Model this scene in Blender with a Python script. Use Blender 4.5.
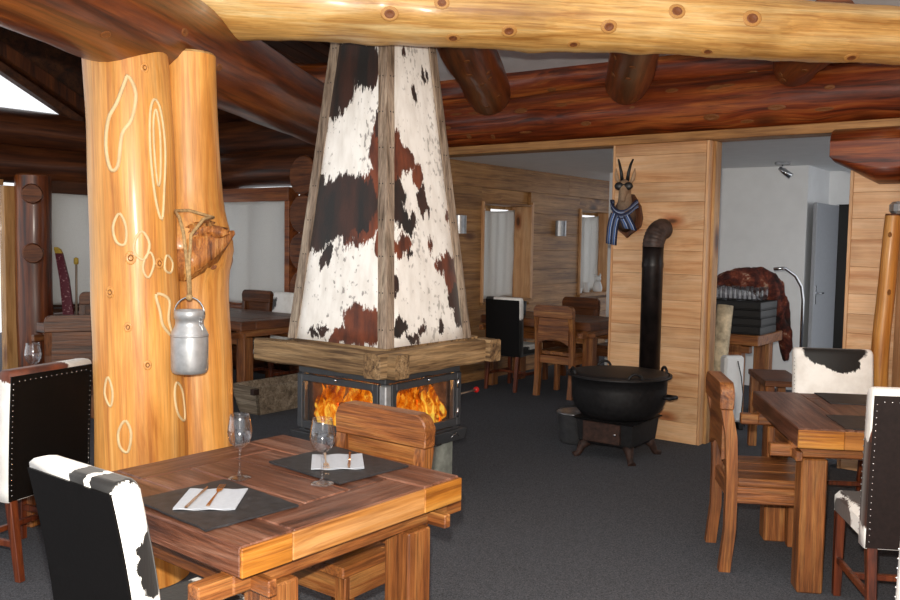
import bpy, bmesh, math, random
from mathutils import Vector, Matrix, noise
random.seed(7)
S = bpy.context.scene
for o in list(bpy.data.objects): bpy.data.objects.remove(o)
COL = S.collection
R = math.radians
# ------------------------------------------------------------------ camera
cam_d = bpy.data.cameras.new('camera'); cam = bpy.data.objects.new('camera', cam_d); COL.objects.link(cam)
cam_d.sensor_width = 36; cam_d.lens = 865 / 900 * 36; cam_d.clip_start = .05
PITCH, ROLL, EYE = math.atan(60 / 865), R(0.9), 1.55
fw = Vector((0, math.cos(PITCH), -math.sin(PITCH))); up0 = Vector((0, math.sin(PITCH), math.cos(PITCH))); r0 = Vector((1, 0, 0))
rt = r0 * math.cos(ROLL) + up0 * math.sin(ROLL); upv = up0 * math.cos(ROLL) - r0 * math.sin(ROLL)
cm = Matrix((rt, upv, -fw)).transposed().to_4x4(); cm.translation = (0, 0, EYE)
cam.matrix_world = cm
S.camera = cam
# ------------------------------------------------------------------ world, flash, exposure
W = bpy.data.worlds.new('overcast_sky'); S.world = W; W.use_nodes = True
bg = W.node_tree.nodes['Background']; bg.inputs[0].default_value = (.97, .98, 1, 1); bg.inputs[1].default_value = 1.3
def lamp(name, typ, loc, power, col, size, aim=None):
    l = bpy.data.lights.new(name, typ); l.energy = power; l.color = col
    if typ == 'AREA': l.shape = 'RECTANGLE'; l.size = size; l.size_y = size * .6
    else: l.shadow_soft_size = size
    o = bpy.data.objects.new(name, l); COL.objects.link(o); o.location = loc
    if aim is not None: o.rotation_euler = (Vector(aim) - Vector(loc)).to_track_quat('-Z', 'Y').to_euler()
    return o
lamp('camera_flash', 'POINT', (-.02, .04, EYE + .11), 690, (1, .93, .82), .02)
S.view_settings.view_transform = 'Standard'; S.view_settings.look = 'None'
S.view_settings.exposure = 0; S.view_settings.gamma = 1; S.view_settings.use_curve_mapping = False
# ------------------------------------------------------------------ directions of the building
A0 = R(37.2)
U = Vector((math.sin(A0), math.cos(A0), 0)); V = Vector((-math.cos(A0), math.sin(A0), 0)); UP = Vector((0, 0, 1))
E1 = Vector((math.sin(R(8)), math.cos(R(8)), 0))
L0 = Vector((1.915, 6.58, 0))                     # the old outer wall line runs along V through L0
def L(t, u=0, z=0): return L0 + V * t + U * u + UP * z
# ------------------------------------------------------------------ materials
def lin(h):
    h = h.lstrip('#'); c = [int(h[i:i + 2], 16) / 255 for i in (0, 2, 4)]
    return tuple(((x / 12.92) if x <= .04045 else ((x + .055) / 1.055) ** 2.4) for x in c) + (1,)
class NT:
    def __init__(s, name):
        s.m = bpy.data.materials.new(name); s.m.use_nodes = True; s.t = s.m.node_tree; s.n = s.t.nodes; s.b = s.n['Principled BSDF']; s.out = s.n['Material Output']
    def add(s, typ, ins=None, **kw):
        nd = s.n.new(typ)
        for k, v in kw.items(): setattr(nd, k, v)
        for k, v in (ins or {}).items(): s.put(nd, k, v)
        return nd
    def put(s, nd, k, v):
        if hasattr(v, 'is_linked') or isinstance(v, bpy.types.NodeSocket): s.t.links.new(v, nd.inputs[k])
        else: nd.inputs[k].default_value = v
    def bsdf(s, **kw):
        for k, v in kw.items(): s.put(s.b, k.replace('_', ' '), v)
    def math(s, op, a, b=0., clamp=False):
        nd = s.add('ShaderNodeMath', {0: a, 1: b}, operation=op, use_clamp=clamp); return nd.outputs[0]
    def vmath(s, op, a, b=None):
        nd = s.add('ShaderNodeVectorMath', {0: a}, operation=op)
        if b is not None: s.put(nd, 1, b)
        return nd.outputs['Value'] if op in ('LENGTH', 'DISTANCE', 'DOT_PRODUCT') else nd.outputs[0]
    def ramp(s, fac, stops, interp='LINEAR'):
        nd = s.add('ShaderNodeValToRGB', {0: fac}); cr = nd.color_ramp; cr.interpolation = interp
        while len(cr.elements) < len(stops): cr.elements.new(.5)
        for e, (p, c) in zip(cr.elements, stops): e.position = p; e.color = lin(c) if isinstance(c, str) else c
        return nd.outputs[0]
    def noise(s, vec, scale, detail=4, rough=.55, dist=0.):
        nd = s.add('ShaderNodeTexNoise', {'Vector': vec, 'Scale': scale, 'Detail': detail, 'Roughness': rough, 'Distortion': dist}); return nd.outputs[0]
    def mix(s, fac, a, b, mode='MIX'):
        nd = s.add('ShaderNodeMix', data_type='RGBA', blend_type=mode)
        for i, v in ((0, fac), (6, a), (7, b)):
            if isinstance(v, str): v = lin(v)
            s.put(nd, i, v)
        return nd.outputs[2]
    def bump(s, h, strength=.3, dist=.01):
        nd = s.add('ShaderNodeBump', {'Height': h, 'Strength': strength, 'Distance': dist}); s.put(s.b, 'Normal', nd.outputs[0])
    def objco(s, rnd=True):
        tc = s.add('ShaderNodeTexCoord').outputs['Object']
        if not rnd: return tc, None
        oi = s.add('ShaderNodeObjectInfo').outputs['Random']
        return s.vmath('ADD', tc, s.vmath('SCALE', s.add('ShaderNodeCombineXYZ', {0: s.math('MULTIPLY', oi, 37.), 1: s.math('MULTIPLY', oi, 91.), 2: s.math('MULTIPLY', oi, 53.)}).outputs[0])) if False else s.vmath('ADD', tc, s.add('ShaderNodeCombineXYZ', {0: s.math('MULTIPLY', oi, 37.), 1: s.math('MULTIPLY', oi, 91.), 2: s.math('MULTIPLY', oi, 53.)}).outputs[0]), oi
def wood(name, dark, mid, light, axis='X', k=1., rough=.5, coat=0., fine=.35, bump=.25, var=.18, lo=.32, hi=.68, knots=0., streak=.5):
    m = NT(name); co, oi = m.objco()
    ax = {'X': 0, 'Y': 1, 'Z': 2}[axis]
    def sc(al, ac): v = [ac * k] * 3; v[ax] = al * k; return tuple(v)
    def mapped(al, ac, src): return m.add('ShaderNodeMapping', {'Vector': src, 'Scale': sc(al, ac)}).outputs[0]
    src = co; km = None
    if knots:
        vo = m.add('ShaderNodeTexVoronoi', {'Vector': mapped(1.6, 3.6, co), 'Scale': 1., 'Randomness': 1.}, feature='F1')
        km = vo.outputs['Distance']
        near = m.ramp(km, [(0, '#ffffff'), (.35, '#000000')])
        src = m.vmath('ADD', co, m.vmath('MULTIPLY', near, (.035, .035, .035)))
    n1 = m.noise(mapped(1.1, 17, src), 1., 7, .62, .7)
    n2 = m.noise(mapped(5, 150, src), 1., 4, .7)
    n3 = m.noise(co, 2.2 * k, 4)
    n4 = m.noise(mapped(2.2, 60, src), 1., 3, .6)
    c = m.ramp(n1, [(lo, dark), (.5, mid), (hi, light)])
    c = m.mix(streak, c, m.ramp(n4, [(.36, dark), (.47, '#ffffff')]), 'MULTIPLY')
    c = m.mix(fine, c, m.ramp(n2, [(.32, '#4c4744'), (.6, '#ffffff')]), 'MULTIPLY')
    c = m.mix(.5, c, m.ramp(n3, [(.3, '#a09a96'), (.6, '#ffffff')]), 'MULTIPLY')
    if knots:
        c = m.mix(m.math('MULTIPLY', m.ramp(km, [(.09, '#ffffff'), (.17, '#000000')]), knots), c, dark, 'MULTIPLY')
        c = m.mix(m.math('MULTIPLY', m.ramp(km, [(.05, '#ffffff'), (.085, '#000000')]), knots), c, '#3a2010')
    hv = m.add('ShaderNodeHueSaturation', {'Value': m.math('ADD', m.math('MULTIPLY', oi, var * 2), 1 - var), 'Color': c}).outputs[0]
    m.bsdf(Base_Color=hv, Roughness=rough, Coat_Weight=coat, Coat_Roughness=.18)
    m.bump(m.math('ADD', m.math('ADD', n1, n4), m.math('MULTIPLY', n2, .6)), bump, .006)
    return m.m
def plain(name, col, rough=.6, metal=0., nz=.12, scale=25, bump=0., spec=None, coat=0.):
    m = NT(name); co, oi = m.objco(); n = m.noise(co, scale, 5)
    d = tuple(max(0, x * (1 - nz * 2.2)) for x in lin(col)[:3]) + (1,); l_ = tuple(min(1, x * (1 + nz)) for x in lin(col)[:3]) + (1,)
    m.bsdf(Base_Color=m.ramp(n, [(.3, d), (.7, l_)]), Roughness=rough, Metallic=metal, Coat_Weight=coat)
    if spec is not None: m.bsdf(Specular_IOR_Level=spec)
    if bump: m.bump(n, bump, .004)
    return m.m
def glass(name, tint='#ffffff', rough=0.):
    m = NT(name); m.bsdf(Base_Color=lin(tint), Roughness=rough, Transmission_Weight=1., IOR=1.45); return m.m
def pane_mat(name, refl=.08, tint='#ffffff'):
    m = NT(name); t = m.add('ShaderNodeBsdfTransparent', {0: lin(tint)}).outputs[0]; g = m.add('ShaderNodeBsdfGlossy', {'Roughness': .02}).outputs[0]
    mx = m.add('ShaderNodeMixShader', {0: refl, 1: t, 2: g}).outputs[0]; m.t.links.new(mx, m.out.inputs[0]); return m.m
def blob_mask(m, co, blobs):
    best = None
    for (c, r) in blobs:
        d = m.vmath('LENGTH', m.vmath('MULTIPLY', m.vmath('SUBTRACT', co, tuple(c)), tuple(1 / x for x in r)))
        v = m.math('SUBTRACT', 1., d)
        best = v if best is None else m.math('MAXIMUM', best, v)
    return best
def hide(name, black=(), brown=(), uv=False, warp=.06, wscale=7, speck=.0, hair=.006, auto=None, ntop=.52):
    """short-haired cowhide: white ground, dark patches at given places (object or uv coordinates), ragged hair edges"""
    m = NT(name); tcn = m.add('ShaderNodeTexCoord'); co = tcn.outputs['UV'] if uv else tcn.outputs['Object']
    nz = m.add('ShaderNodeTexNoise', {'Vector': co, 'Scale': wscale, 'Detail': 7., 'Roughness': .68})
    wv = m.vmath('MULTIPLY', m.vmath('SUBTRACT', nz.outputs['Color'], (.5, .5, .5)), (warp * 2.4,) * 3)
    hz = m.add('ShaderNodeTexNoise', {'Vector': m.add('ShaderNodeMapping', {'Vector': co, 'Scale': (90, 28, 1) if uv else (110, 110, 30)}).outputs[0], 'Scale': 1., 'Detail': 3.})
    wc = m.vmath('ADD', m.vmath('ADD', co, wv), m.vmath('MULTIPLY', m.vmath('SUBTRACT', hz.outputs['Color'], (.5, .5, .5)), (hair * 3, hair * 5, hair * 5)))
    white = m.ramp(m.noise(co, 9, 6), [(.3, '#e4e0da'), (.6, '#faf8f4')])
    if speck:
        sp = m.noise(m.add('ShaderNodeMapping', {'Vector': co, 'Scale': (34, 26, 26) if not uv else (22, 40, 1)}).outputs[0], 1., 2)
        lg = m.noise(co, 2.5, 2)
        spm = m.ramp(m.math('ADD', sp, m.math('MULTIPLY', m.math('SUBTRACT', lg, .5), .6)), [(.60, '#000000'), (.68, '#ffffff')])
        white = m.mix(m.math('MULTIPLY', spm, speck), white, '#8d8784')
    c = white
    dk = m.ramp(m.noise(co, 4, 5), [(.38, '#100c0b'), (.62, '#3a1c10')]) if brown else lin('#0d0b0b')
    masks = []
    if brown:
        mb = m.ramp(blob_mask(m, wc, brown), [(.49, '#000000'), (.52, '#ffffff')]) if False else m.ramp(m.math('ADD', m.math('MULTIPLY', blob_mask(m, wc, brown), 4.), .5), [(.35, '#000000'), (.6, '#ffffff')])
        c = m.mix(mb, c, m.ramp(m.noise(co, 11, 6), [(.3, '#3a1608'), (.65, '#7a3a1c')]))
    if black:
        mk = m.ramp(m.math('ADD', m.math('MULTIPLY', blob_mask(m, wc, black), 4.), .5), [(.35, '#000000'), (.6, '#ffffff')])
        c = m.mix(mk, c, dk)
    if auto is not None:
        n = m.noise(m.vmath('ADD', co, (auto * 3.1, auto * 1.7, auto)), 3.2, 4, .5)
        c = m.mix(m.ramp(n, [(ntop, '#000000'), (ntop + .025, '#ffffff')]), c, '#0d0b0b')
    m.bsdf(Base_Color=c, Roughness=.62, Sheen_Weight=.15)
    m.bump(m.noise(m.add('ShaderNodeMapping', {'Vector': co, 'Scale': (90, 90, 22)}).outputs[0], 1., 3), .25, .004)
    return m.m
def emis(name, col, st):
    m = NT(name); e = m.add('ShaderNodeEmission', {0: lin(col), 1: st}).outputs[0]; m.t.links.new(e, m.out.inputs[0]); return m.m
M = {}
M['bright_log'] = wood('pale_varnished_log', '#b07a38', '#e0b067', '#f2d59a', 'Z', .8, .38, .25, .3, .25, .03, streak=.35)
M['post'] = wood('amber_varnished_log', '#b5691f', '#dd9a4a', '#eeb56c', 'Z', .6, .45, .15, .3, .2, .02, streak=.3)
M['burl'] = wood('gnarled_burl_wood', '#5a2a0c', '#b8702c', '#e0a860', 'Z', 1.8, .55, .05, .3, .9, .02)
M['dark_log'] = wood('dark_stained_log', '#3a1606', '#7a390f', '#a35a20', 'Z', .6, .40, .35, .3, .25, .05, streak=.5)
M['dark_log2'] = wood('dark_brown_log', '#2a1208', '#54290f', '#74401d', 'Z', .7, .5, .15, .35, .25, .12)
M['red_log'] = wood('red_brown_log', '#42180a', '#8a3a14', '#b8682f', 'Z', .7, .42, .3, .35, .25, .05, knots=.4, streak=.6)
M['red_log_x'] = wood('red_brown_log_x', '#42180a', '#8a3a14', '#b8682f', 'X', .7, .42, .3, .35, .25, .05, knots=.4, streak=.6)
M['log_end'] = wood('log_end_grain', '#4a2210', '#7c4420', '#965a2e', 'X', 2., .6, 0, .4, .3)
M['pale_end'] = wood('pale_end_grain', '#9a6b35', '#cf9f5e', '#e0bd84', 'X', 2., .6, 0, .4, .3)
M['pine'] = wood('new_pine_plank', '#c98d5a', '#e4b383', '#edc59c', 'X', .8, .5, .1, .15, .12, .05, knots=.8, streak=.2)
M['pine_v'] = wood('new_pine_board', '#c48a58', '#dfae7e', '#eac096', 'Z', .8, .5, .1, .15, .12, .04, knots=.8, streak=.2)
M['aged_pine'] = wood('aged_pine_plank', '#80542a', '#ae7c46', '#c4945e', 'X', .7, .55, .05, .3, .25, .12, knots=.8, streak=.45)
M['aged_pine_v'] = wood('aged_pine_board', '#9a6a38', '#c4935a', '#d6a972', 'Z', .7, .55, .05, .25, .2, .08, knots=.8, streak=.25)
M['dark_board'] = wood('dark_roof_board', '#2a150a', '#4c2812', '#643a1c', 'X', .6, .6, 0, .4, .2, .15)
M['red_board'] = wood('red_brown_board', '#5a2a10', '#8f4d24', '#a86632', 'X', .7, .5, .1, .35, .2, .1)
for _a in 'XY': M['table' + ('' if _a == 'X' else '_y')] = wood('weathered_oak_' + _a, '#482719', '#734632', '#946b58', _a, 1.5, .42, .1, .55, .45, .1, streak=.4)
M['table_end'] = wood('golden_oak_end', '#84490f', '#b87528', '#d09648', 'Y', .9, .4, .2, .35, .3, .08)
M['table_swirl'] = wood('golden_oak_swirl', '#7a4418', '#ae7438', '#c99660', 'Y', .5, .4, .2, .3, .4, .05, knots=.3)
for _a in 'XYZ': M['oak' + {'X': '_x', 'Y': '_y', 'Z': ''}[_a]] = wood('oiled_oak_' + _a, '#5e3114', '#96592a', '#b57d44', _a, 1.3, .45, .1, .55, .45, .09, streak=.4)
for _a in 'XYZ': M['oak_dk' + {'X': '_x', 'Y': '_y', 'Z': ''}[_a]] = wood('dark_oak_' + _a, '#3a1c0a', '#6a3916', '#875026', _a, 1., .45, .1, .5, .35, .12, streak=.4)
M['leg'] = wood('reddish_leg_wood', '#3a1408', '#6c3016', '#8a4824', 'Z', 1., .4, .2, .3, .2, .08)
M['old_wood'] = wood('weathered_barn_wood', '#7d6a56', '#a99583', '#c8b8a4', 'Z', .7, .75, 0, .6, .6, .06, streak=.6)
M['old_wood_x'] = wood('weathered_barn_beam', '#6a4e32', '#a2825a', '#c6a67c', 'X', .7, .75, 0, .65, .7, .06, streak=.7)
M['trough'] = wood('grey_old_wood', '#6a5c4c', '#968672', '#b3a592', 'X', .8, .8, 0, .5, .5, .08)
M['leather'] = plain('black_leather', '#0b0909', .5, 0, .15, 60, .08, .2)
M['leather_brown'] = plain('dark_brown_leather', '#1f1615', .45, 0, .15, 60, .08, .3)
M['stud'] = plain('silver_stud', '#c8c8c8', .25, 1.)
M['slate'] = plain('black_slate', '#2a2a2d', .5, 0, .25, 30, .35)
M['napkin'] = plain('grey_white_paper', '#b3b8c1', .8, 0, .03, 60)
M['cutlery'] = plain('copper_cutlery', '#c9a27e', .18, 1., .05)
M['carpet'] = plain('charcoal_carpet', '#585a60', .95, 0, .3, 160, .5, .1)
M['plaster'] = plain('off_white_plaster', '#dcdde0', .8, 0, .04, 6, .05)
M['white_wall'] = plain('white_wall_paint', '#eceef0', .7, 0, .02, 6)
M['iron'] = plain('black_cast_iron', '#1d1c1e', .55, .3, .25, 35, .25)
M['rust'] = plain('rusty_cast_iron', '#3a241c', .7, .2, .35, 25, .3)
M['pipe'] = plain('brown_black_pipe', '#221b1a', .4, .4, .35, 14, .1)
M['steel_dk'] = plain('grey_stove_steel', '#4a4c50', .45, .4, .06, 30)
M['chrome'] = plain('bright_chrome', '#cfd2d6', .12, 1., .03)
M['alu'] = plain('dull_aluminium', '#b4b6b9', .45, .55, .15, 18, .1)
M['brushed'] = plain('brushed_steel', '#9a9a9c', .35, .9, .1, 20)
M['stone'] = plain('grey_green_stone', '#8b9089', .85, 0, .22, 12, .6)
M['firebrick'] = plain('sooty_firebrick', '#4a352a', .9, 0, .3, 14, .4)
M['rope'] = plain('hemp_rope', '#a98a5e', .9, 0, .2, 90, .4)
def thin_glass(name):
    m = NT(name); t = m.add('ShaderNodeBsdfTransparent', {0: (.97, .97, .98, 1)}).outputs[0]; g = m.add('ShaderNodeBsdfGlossy', {'Roughness': .07}).outputs[0]
    fc = m.add('ShaderNodeLayerWeight', {'Blend': .5}).outputs['Facing']; fr = m.math('ADD', m.math('MULTIPLY', m.math('POWER', fc, 2.2), .75), .07)
    m.t.links.new(m.add('ShaderNodeMixShader', {0: m.math('MULTIPLY', fr, .9), 1: t, 2: g}).outputs[0], m.out.inputs[0]); return m.m
M['glass'] = thin_glass('clear_glass')
M['pane'] = pane_mat('window_pane')
M['fire_pane'] = pane_mat('firebox_pane', .04)
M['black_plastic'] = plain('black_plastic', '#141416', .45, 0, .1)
M['white_enamel'] = plain('white_enamel', '#dcdee0', .35, 0, .02)
M['door_grey'] = plain('grey_white_door', '#9fa3aa', .5, 0, .03)
M['red'] = plain('red_plastic', '#c01a1a', .35, 0, .08)
M['grey_part'] = plain('grey_metal_plate', '#9a9ca0', .4, .5, .08)
M['knot_dark'] = plain('dark_knot', '#8a5028', .5, 0, .35, 60, .3)
M['knot_pale'] = plain('pale_knot_scar', '#8a5226', .55, 0, .3, 40, .2)
M['knot_ring'] = plain('knot_ring', '#cb9450', .5, 0, .3, 40, .2)
M['loop'] = plain('pale_carved_groove', '#d3b98c', .7, 0, .08, 20)
def cloth_mat(name, col, trans=.5):
    m = NT(name); co, oi = m.objco(); n = m.noise(co, 120, 2)
    c = m.mix(.12, lin(col), m.ramp(n, [(.3, '#9a9a9a'), (.7, '#ffffff')]), 'MULTIPLY')
    d = m.add('ShaderNodeBsdfDiffuse', {0: c}).outputs[0]; t = m.add('ShaderNodeBsdfTranslucent', {0: c}).outputs[0]
    m.t.links.new(m.add('ShaderNodeMixShader', {0: trans, 1: d, 2: t}).outputs[0], m.out.inputs[0]); return m.m
M['curtain'] = cloth_mat('white_cotton', '#ececea')
def flame_mat():
    m = NT('flame'); tc = m.add('ShaderNodeTexCoord'); g = tc.outputs['Generated']; co, oi = m.objco()
    n = m.noise(m.add('ShaderNodeMapping', {'Vector': co, 'Scale': (14, 14, 7)}).outputs[0], 1., 5, .6, .8)
    z = m.add('ShaderNodeSeparateXYZ', {0: g}).outputs[2]
    f = m.math('SUBTRACT', m.math('SUBTRACT', m.math('MULTIPLY', n, 2.3), .55), m.math('MULTIPLY', z, .35))
    c = m.ramp(f, [(.1, '#5a1000'), (.32, '#c43c04'), (.55, '#f5800f'), (.8, '#ffd050')])
    st = m.ramp(f, [(.1, (.5, .5, .5, 1)), (.7, (1, 1, 1, 1))])
    e = m.add('ShaderNodeEmission', {0: c, 1: m.math('MULTIPLY', st, 1.15)}).outputs[0]
    t = m.add('ShaderNodeBsdfTransparent').outputs[0]
    a = m.ramp(f, [(.15, (0, 0, 0, 1)), (.8, (.75, .75, .75, 1))])
    m.t.links.new(m.add('ShaderNodeMixShader', {0: a, 1: t, 2: e}).outputs[0], m.out.inputs[0]); return m.m
M['flame'] = flame_mat()
M['ember'] = emis('glowing_ember', '#ff5a10', 1.6)
M['candle_flame'] = emis('candle_flame', '#ffcf80', 8)
# ------------------------------------------------------------------ mesh helpers
class B:
    def __init__(s): s.bm = bmesh.new(); s.mi = 0
    def _fin(s, faces, smooth):
        for f in faces: f.material_index = s.mi; f.smooth = smooth
    def hexa(s, pts, bev=.004):
        vs = [s.bm.verts.new(p) for p in pts]
        fs = [s.bm.faces.new([vs[i] for i in q]) for q in ((0, 3, 2, 1), (4, 5, 6, 7), (0, 1, 5, 4), (1, 2, 6, 5), (2, 3, 7, 6), (3, 0, 4, 7))]
        s._fin(fs, False)
        if bev:
            ed = list({e for f in fs for e in f.edges})
            r = bmesh.ops.bevel(s.bm, geom=ed, offset=bev, segments=1, affect='EDGES', profile=.5, material=s.mi)
        return s
    def box(s, c, d, m=None, bev=.004):
        x, y, z = (a / 2 for a in d); c = Vector(c)
        P_ = [Vector(p) for p in ((-x, -y, -z), (x, -y, -z), (x, y, -z), (-x, y, -z), (-x, -y, z), (x, -y, z), (x, y, z), (-x, y, z))]
        if m is not None: P_ = [m @ p for p in P_]
        return s.hexa([c + p for p in P_], bev)
    def box2(s, a, b, bev=.004):
        a, b = Vector(a), Vector(b); return s.box((a + b) / 2, [abs(v) for v in (b - a)], None, bev)
    def beam(s, p0, p1, w, h, bev=.004, up=UP):
        p0, p1 = Vector(p0), Vector(p1); d = (p1 - p0).normalized()
        if abs(d.dot(up)) > .98: up = Vector((0, 1, 0))
        x = d.cross(up).normalized(); y = x.cross(d)
        q = [(-w / 2, -h / 2), (w / 2, -h / 2), (w / 2, h / 2), (-w / 2, h / 2)]
        return s.hexa([p0 + x * a + y * b for a, b in q] + [p1 + x * a + y * b for a, b in q], bev)
    def loft(s, rings, cap=True, smooth=True, closed=True):
        """rings: list of lists of points"""
        vr = [[s.bm.verts.new(p) for p in r] for r in rings]; n = len(vr[0]); fs = []
        for a, b in zip(vr, vr[1:]):
            for i in range(n if closed else n - 1):
                j = (i + 1) % n; fs.append(s.bm.faces.new((a[i], a[j], b[j], b[i])))
        s._fin(fs, smooth)
        if cap:
            c = [s.bm.faces.new(list(reversed(vr[0]))), s.bm.faces.new(vr[-1])]; s._fin(c, False)
        return s
    def tube(s, pts, rad, n=10, cap=True, flat=1.):
        pts = [Vector(p) for p in pts]; k = len(pts); rad = rad if hasattr(rad, '__len__') else [rad] * k
        rings = []; px = None
        for i, p in enumerate(pts):
            d = (pts[min(i + 1, k - 1)] - pts[max(i - 1, 0)]).normalized()
            if px is None: px = d.cross(UP if abs(d.z) < .9 else Vector((0, 1, 0))).normalized()
            px = (px - d * px.dot(d)).normalized(); py = d.cross(px)
            rings.append([p + px * math.cos(2 * math.pi * j / n) * rad[i] + py * math.sin(2 * math.pi * j / n) * rad[i] * flat for j in range(n)])
        return s.loft(rings, cap)
    def lathe(s, prof, n=24, c=(0, 0, 0), smooth=True):
        c = Vector(c); rings = [[c + Vector((r * math.cos(2 * math.pi * j / n), r * math.sin(2 * math.pi * j / n), z)) for j in range(n)] for r, z in prof]
        return s.loft(rings, True, smooth)
    def prism(s, poly, axis, a, b, bev=.0):
        """poly of 2d points extruded from a to b along axis ('x','y','z')"""
        f = {'x': lambda u, v, w: (w, u, v), 'y': lambda u, v, w: (u, w, v), 'z': lambda u, v, w: (u, v, w)}[axis]
        r0_, r1_ = [f(u, v, a) for u, v in poly], [f(u, v, b) for u, v in poly]
        st = len(s.bm.faces); s.loft([r0_, r1_], True, False)
        if bev:
            s.bm.faces.ensure_lookup_table(); fs = s.bm.faces[st:]
            bmesh.ops.bevel(s.bm, geom=list({e for q in fs for e in q.edges}), offset=bev, segments=1, affect='EDGES', material=s.mi)
        return s
    def sphere(s, c, r, u=12, v=8, m=None):
        mt = Matrix.Translation(c) @ (m or Matrix.Diagonal((r, r, r, 1)) if not hasattr(r, '__len__') else Matrix.Diagonal((*r, 1)))
        r_ = bmesh.ops.create_uvsphere(s.bm, u_segments=u, v_segments=v, radius=1, matrix=mt)
        s._fin({f for q in r_['verts'] for f in q.link_faces}, True); return s
    def out(s, name, mats, parent=None, m=None):
        bmesh.ops.recalc_face_normals(s.bm, faces=s.bm.faces)
        me = bpy.data.meshes.new(name); s.bm.to_mesh(me); s.bm.free()
        for x in (mats if isinstance(mats, (list, tuple)) else [mats]): me.materials.append(M[x] if isinstance(x, str) else x)
        return link(name, me, parent, m)
def link(name, me, parent=None, m=None):
    o = bpy.data.objects.new(name, me); COL.objects.link(o)
    if parent is not None: o.parent = parent
    if m is not None: o.matrix_local = m
    return o
def tag(o, label, cat, group=None):
    o['label'] = label; o['category'] = cat
    if group: o['group'] = group
    return o
def struct(o): o['kind'] = 'structure'; return o
def empty(name, loc, rz=0.):
    o = bpy.data.objects.new(name, None); COL.objects.link(o); o.location = loc; o.rotation_euler = (0, 0, rz); o.empty_display_size = .1; return o
def thing(name, label, cat, loc=(0, 0, 0), rz=0., group=None): return tag(empty(name, loc, rz), label, cat, group)
def face_rz(d): return math.atan2(d[1], d[0]) - math.pi / 2      # local +Y turned to direction d
def frame(p0, d, up=UP):
    d = Vector(d).normalized(); u2 = up if abs(d.dot(up)) < .95 else Vector((0, 1, 0))
    x = d.cross(u2).normalized(); y = d.cross(x)
    m = Matrix((x, y, d)).transposed().to_4x4(); m.translation = p0; return m
# ------------------------------------------------------------------ logs
KNOT = {}
def knot_mesh(mat):
    if mat not in KNOT:
        b = B(); b.lathe([(.9, -.35), (1., -.05), (.92, .12), (.6, .2), (.52, .1), (.001, .16)], 12)
        o = b.out('knot', mat); KNOT[mat] = o.data; bpy.data.objects.remove(o)
    return KNOT[mat]
class Log:
    def __init__(s, name, p0, p1, r0, r1, mats, seed=0, bend=0., wob=.05, seg=34, n=30, parent=None, bump_fn=None, endcut=0.):
        p0, p1 = Vector(p0), Vector(p1); s.len = (p1 - p0).length; s.m = frame(p0, p1 - p0)
        def rad(t, a):
            q = Vector((math.cos(a) * .7, math.sin(a) * .7, t * s.len * 1.3 + seed * 7.3))
            r = (r0 + (r1 - r0) * t) * (1 + wob * 1.6 * noise.noise(q) + wob * .5 * noise.noise(q * 3.1))
            if bump_fn: r += bump_fn(t, a)
            return r
        def cen(t): return Vector((bend * math.sin(math.pi * t) + .02 * noise.noise((t * 3, seed, 1.)), .02 * noise.noise((t * 3, seed, 5.)), t * s.len))
        s.rad, s.cen = rad, cen
        b = B(); rings = []
        for i in range(seg + 1):
            t = i / seg; c = cen(t); rings.append([c + Vector((math.cos(a) * rad(t, a), math.sin(a) * rad(t, a), 0)) for a in (2 * math.pi * j / n for j in range(n))])
        b.loft(rings, cap=False)
        b.mi = 1
        for ring, t, sg in ((rings[0], 0, -1), (rings[-1], 1, 1)):
            c = cen(t); inner = [c + (p - c) * .93 + Vector((0, 0, sg * .012)) for p in ring]
            vr = [b.bm.verts.new(p) for p in ring]; vi = [b.bm.verts.new(p) for p in inner]
            fs = [b.bm.faces.new((vr[j], vr[(j + 1) % n], vi[(j + 1) % n], vi[j])) for j in range(n)] + [b.bm.faces.new(vi)]
            b._fin(fs, False)
        s.o = b.out(name, mats, parent, s.m)
    def surf(s, t, a): return s.cen(t) + Vector((math.cos(a), math.sin(a), 0)) * s.rad(t, a)
    def camang(s, t, cam_=(0, 0, EYE)):
        c = s.m.inverted() @ Vector(cam_) - s.cen(t); return math.atan2(c.y, c.x)
    def knot(s, t, da, w, h, mat='knot_dark'):
        """w across the grain, h along it"""
        a = s.camang(t) + da; p = s.surf(t, a); nrm = Vector((math.cos(a), math.sin(a), 0)); z = nrm; y = Vector((0, 0, 1)); x = y.cross(z)
        m = Matrix((x * w, y * h, z * min(w, h) * .8)).transposed().to_4x4(); m.translation = p
        return link('knot', knot_mesh(mat), s.o, m)
    def loop(s, pts, width=.008, mat='loop'):
        """raised groove line following the surface; pts: (angle from camera side, metres along)"""
        k = len(pts); d = []
        for i in range(k):                                       # catmull-rom through the points
            p = [pts[(i + q) % k] for q in (-1, 0, 1, 2)]
            for f in (0, .25, .5, .75):
                d.append(tuple(.5 * (2 * p[1][c] + (p[2][c] - p[0][c]) * f + (2 * p[0][c] - 5 * p[1][c] + 4 * p[2][c] - p[3][c]) * f * f + (3 * p[1][c] - p[0][c] - 3 * p[2][c] + p[3][c]) * f ** 3) for c in (0, 1)))
        P_ = []
        for (da, z) in d:
            t = min(max(z / s.len, 0), 1); P_.append(s.surf(t, s.camang(t) + da))
        b = B(); b.tube(P_ + [P_[0]], width * .8, 6, False, 1.); return b.out('carved_loop', mat, s.o)
# ================================================================== SETTING
b = B(); b.box((.5, 5, -.05), (15, 17, .1), None, 0); struct(b.out('floor', 'carpet'))
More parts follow.
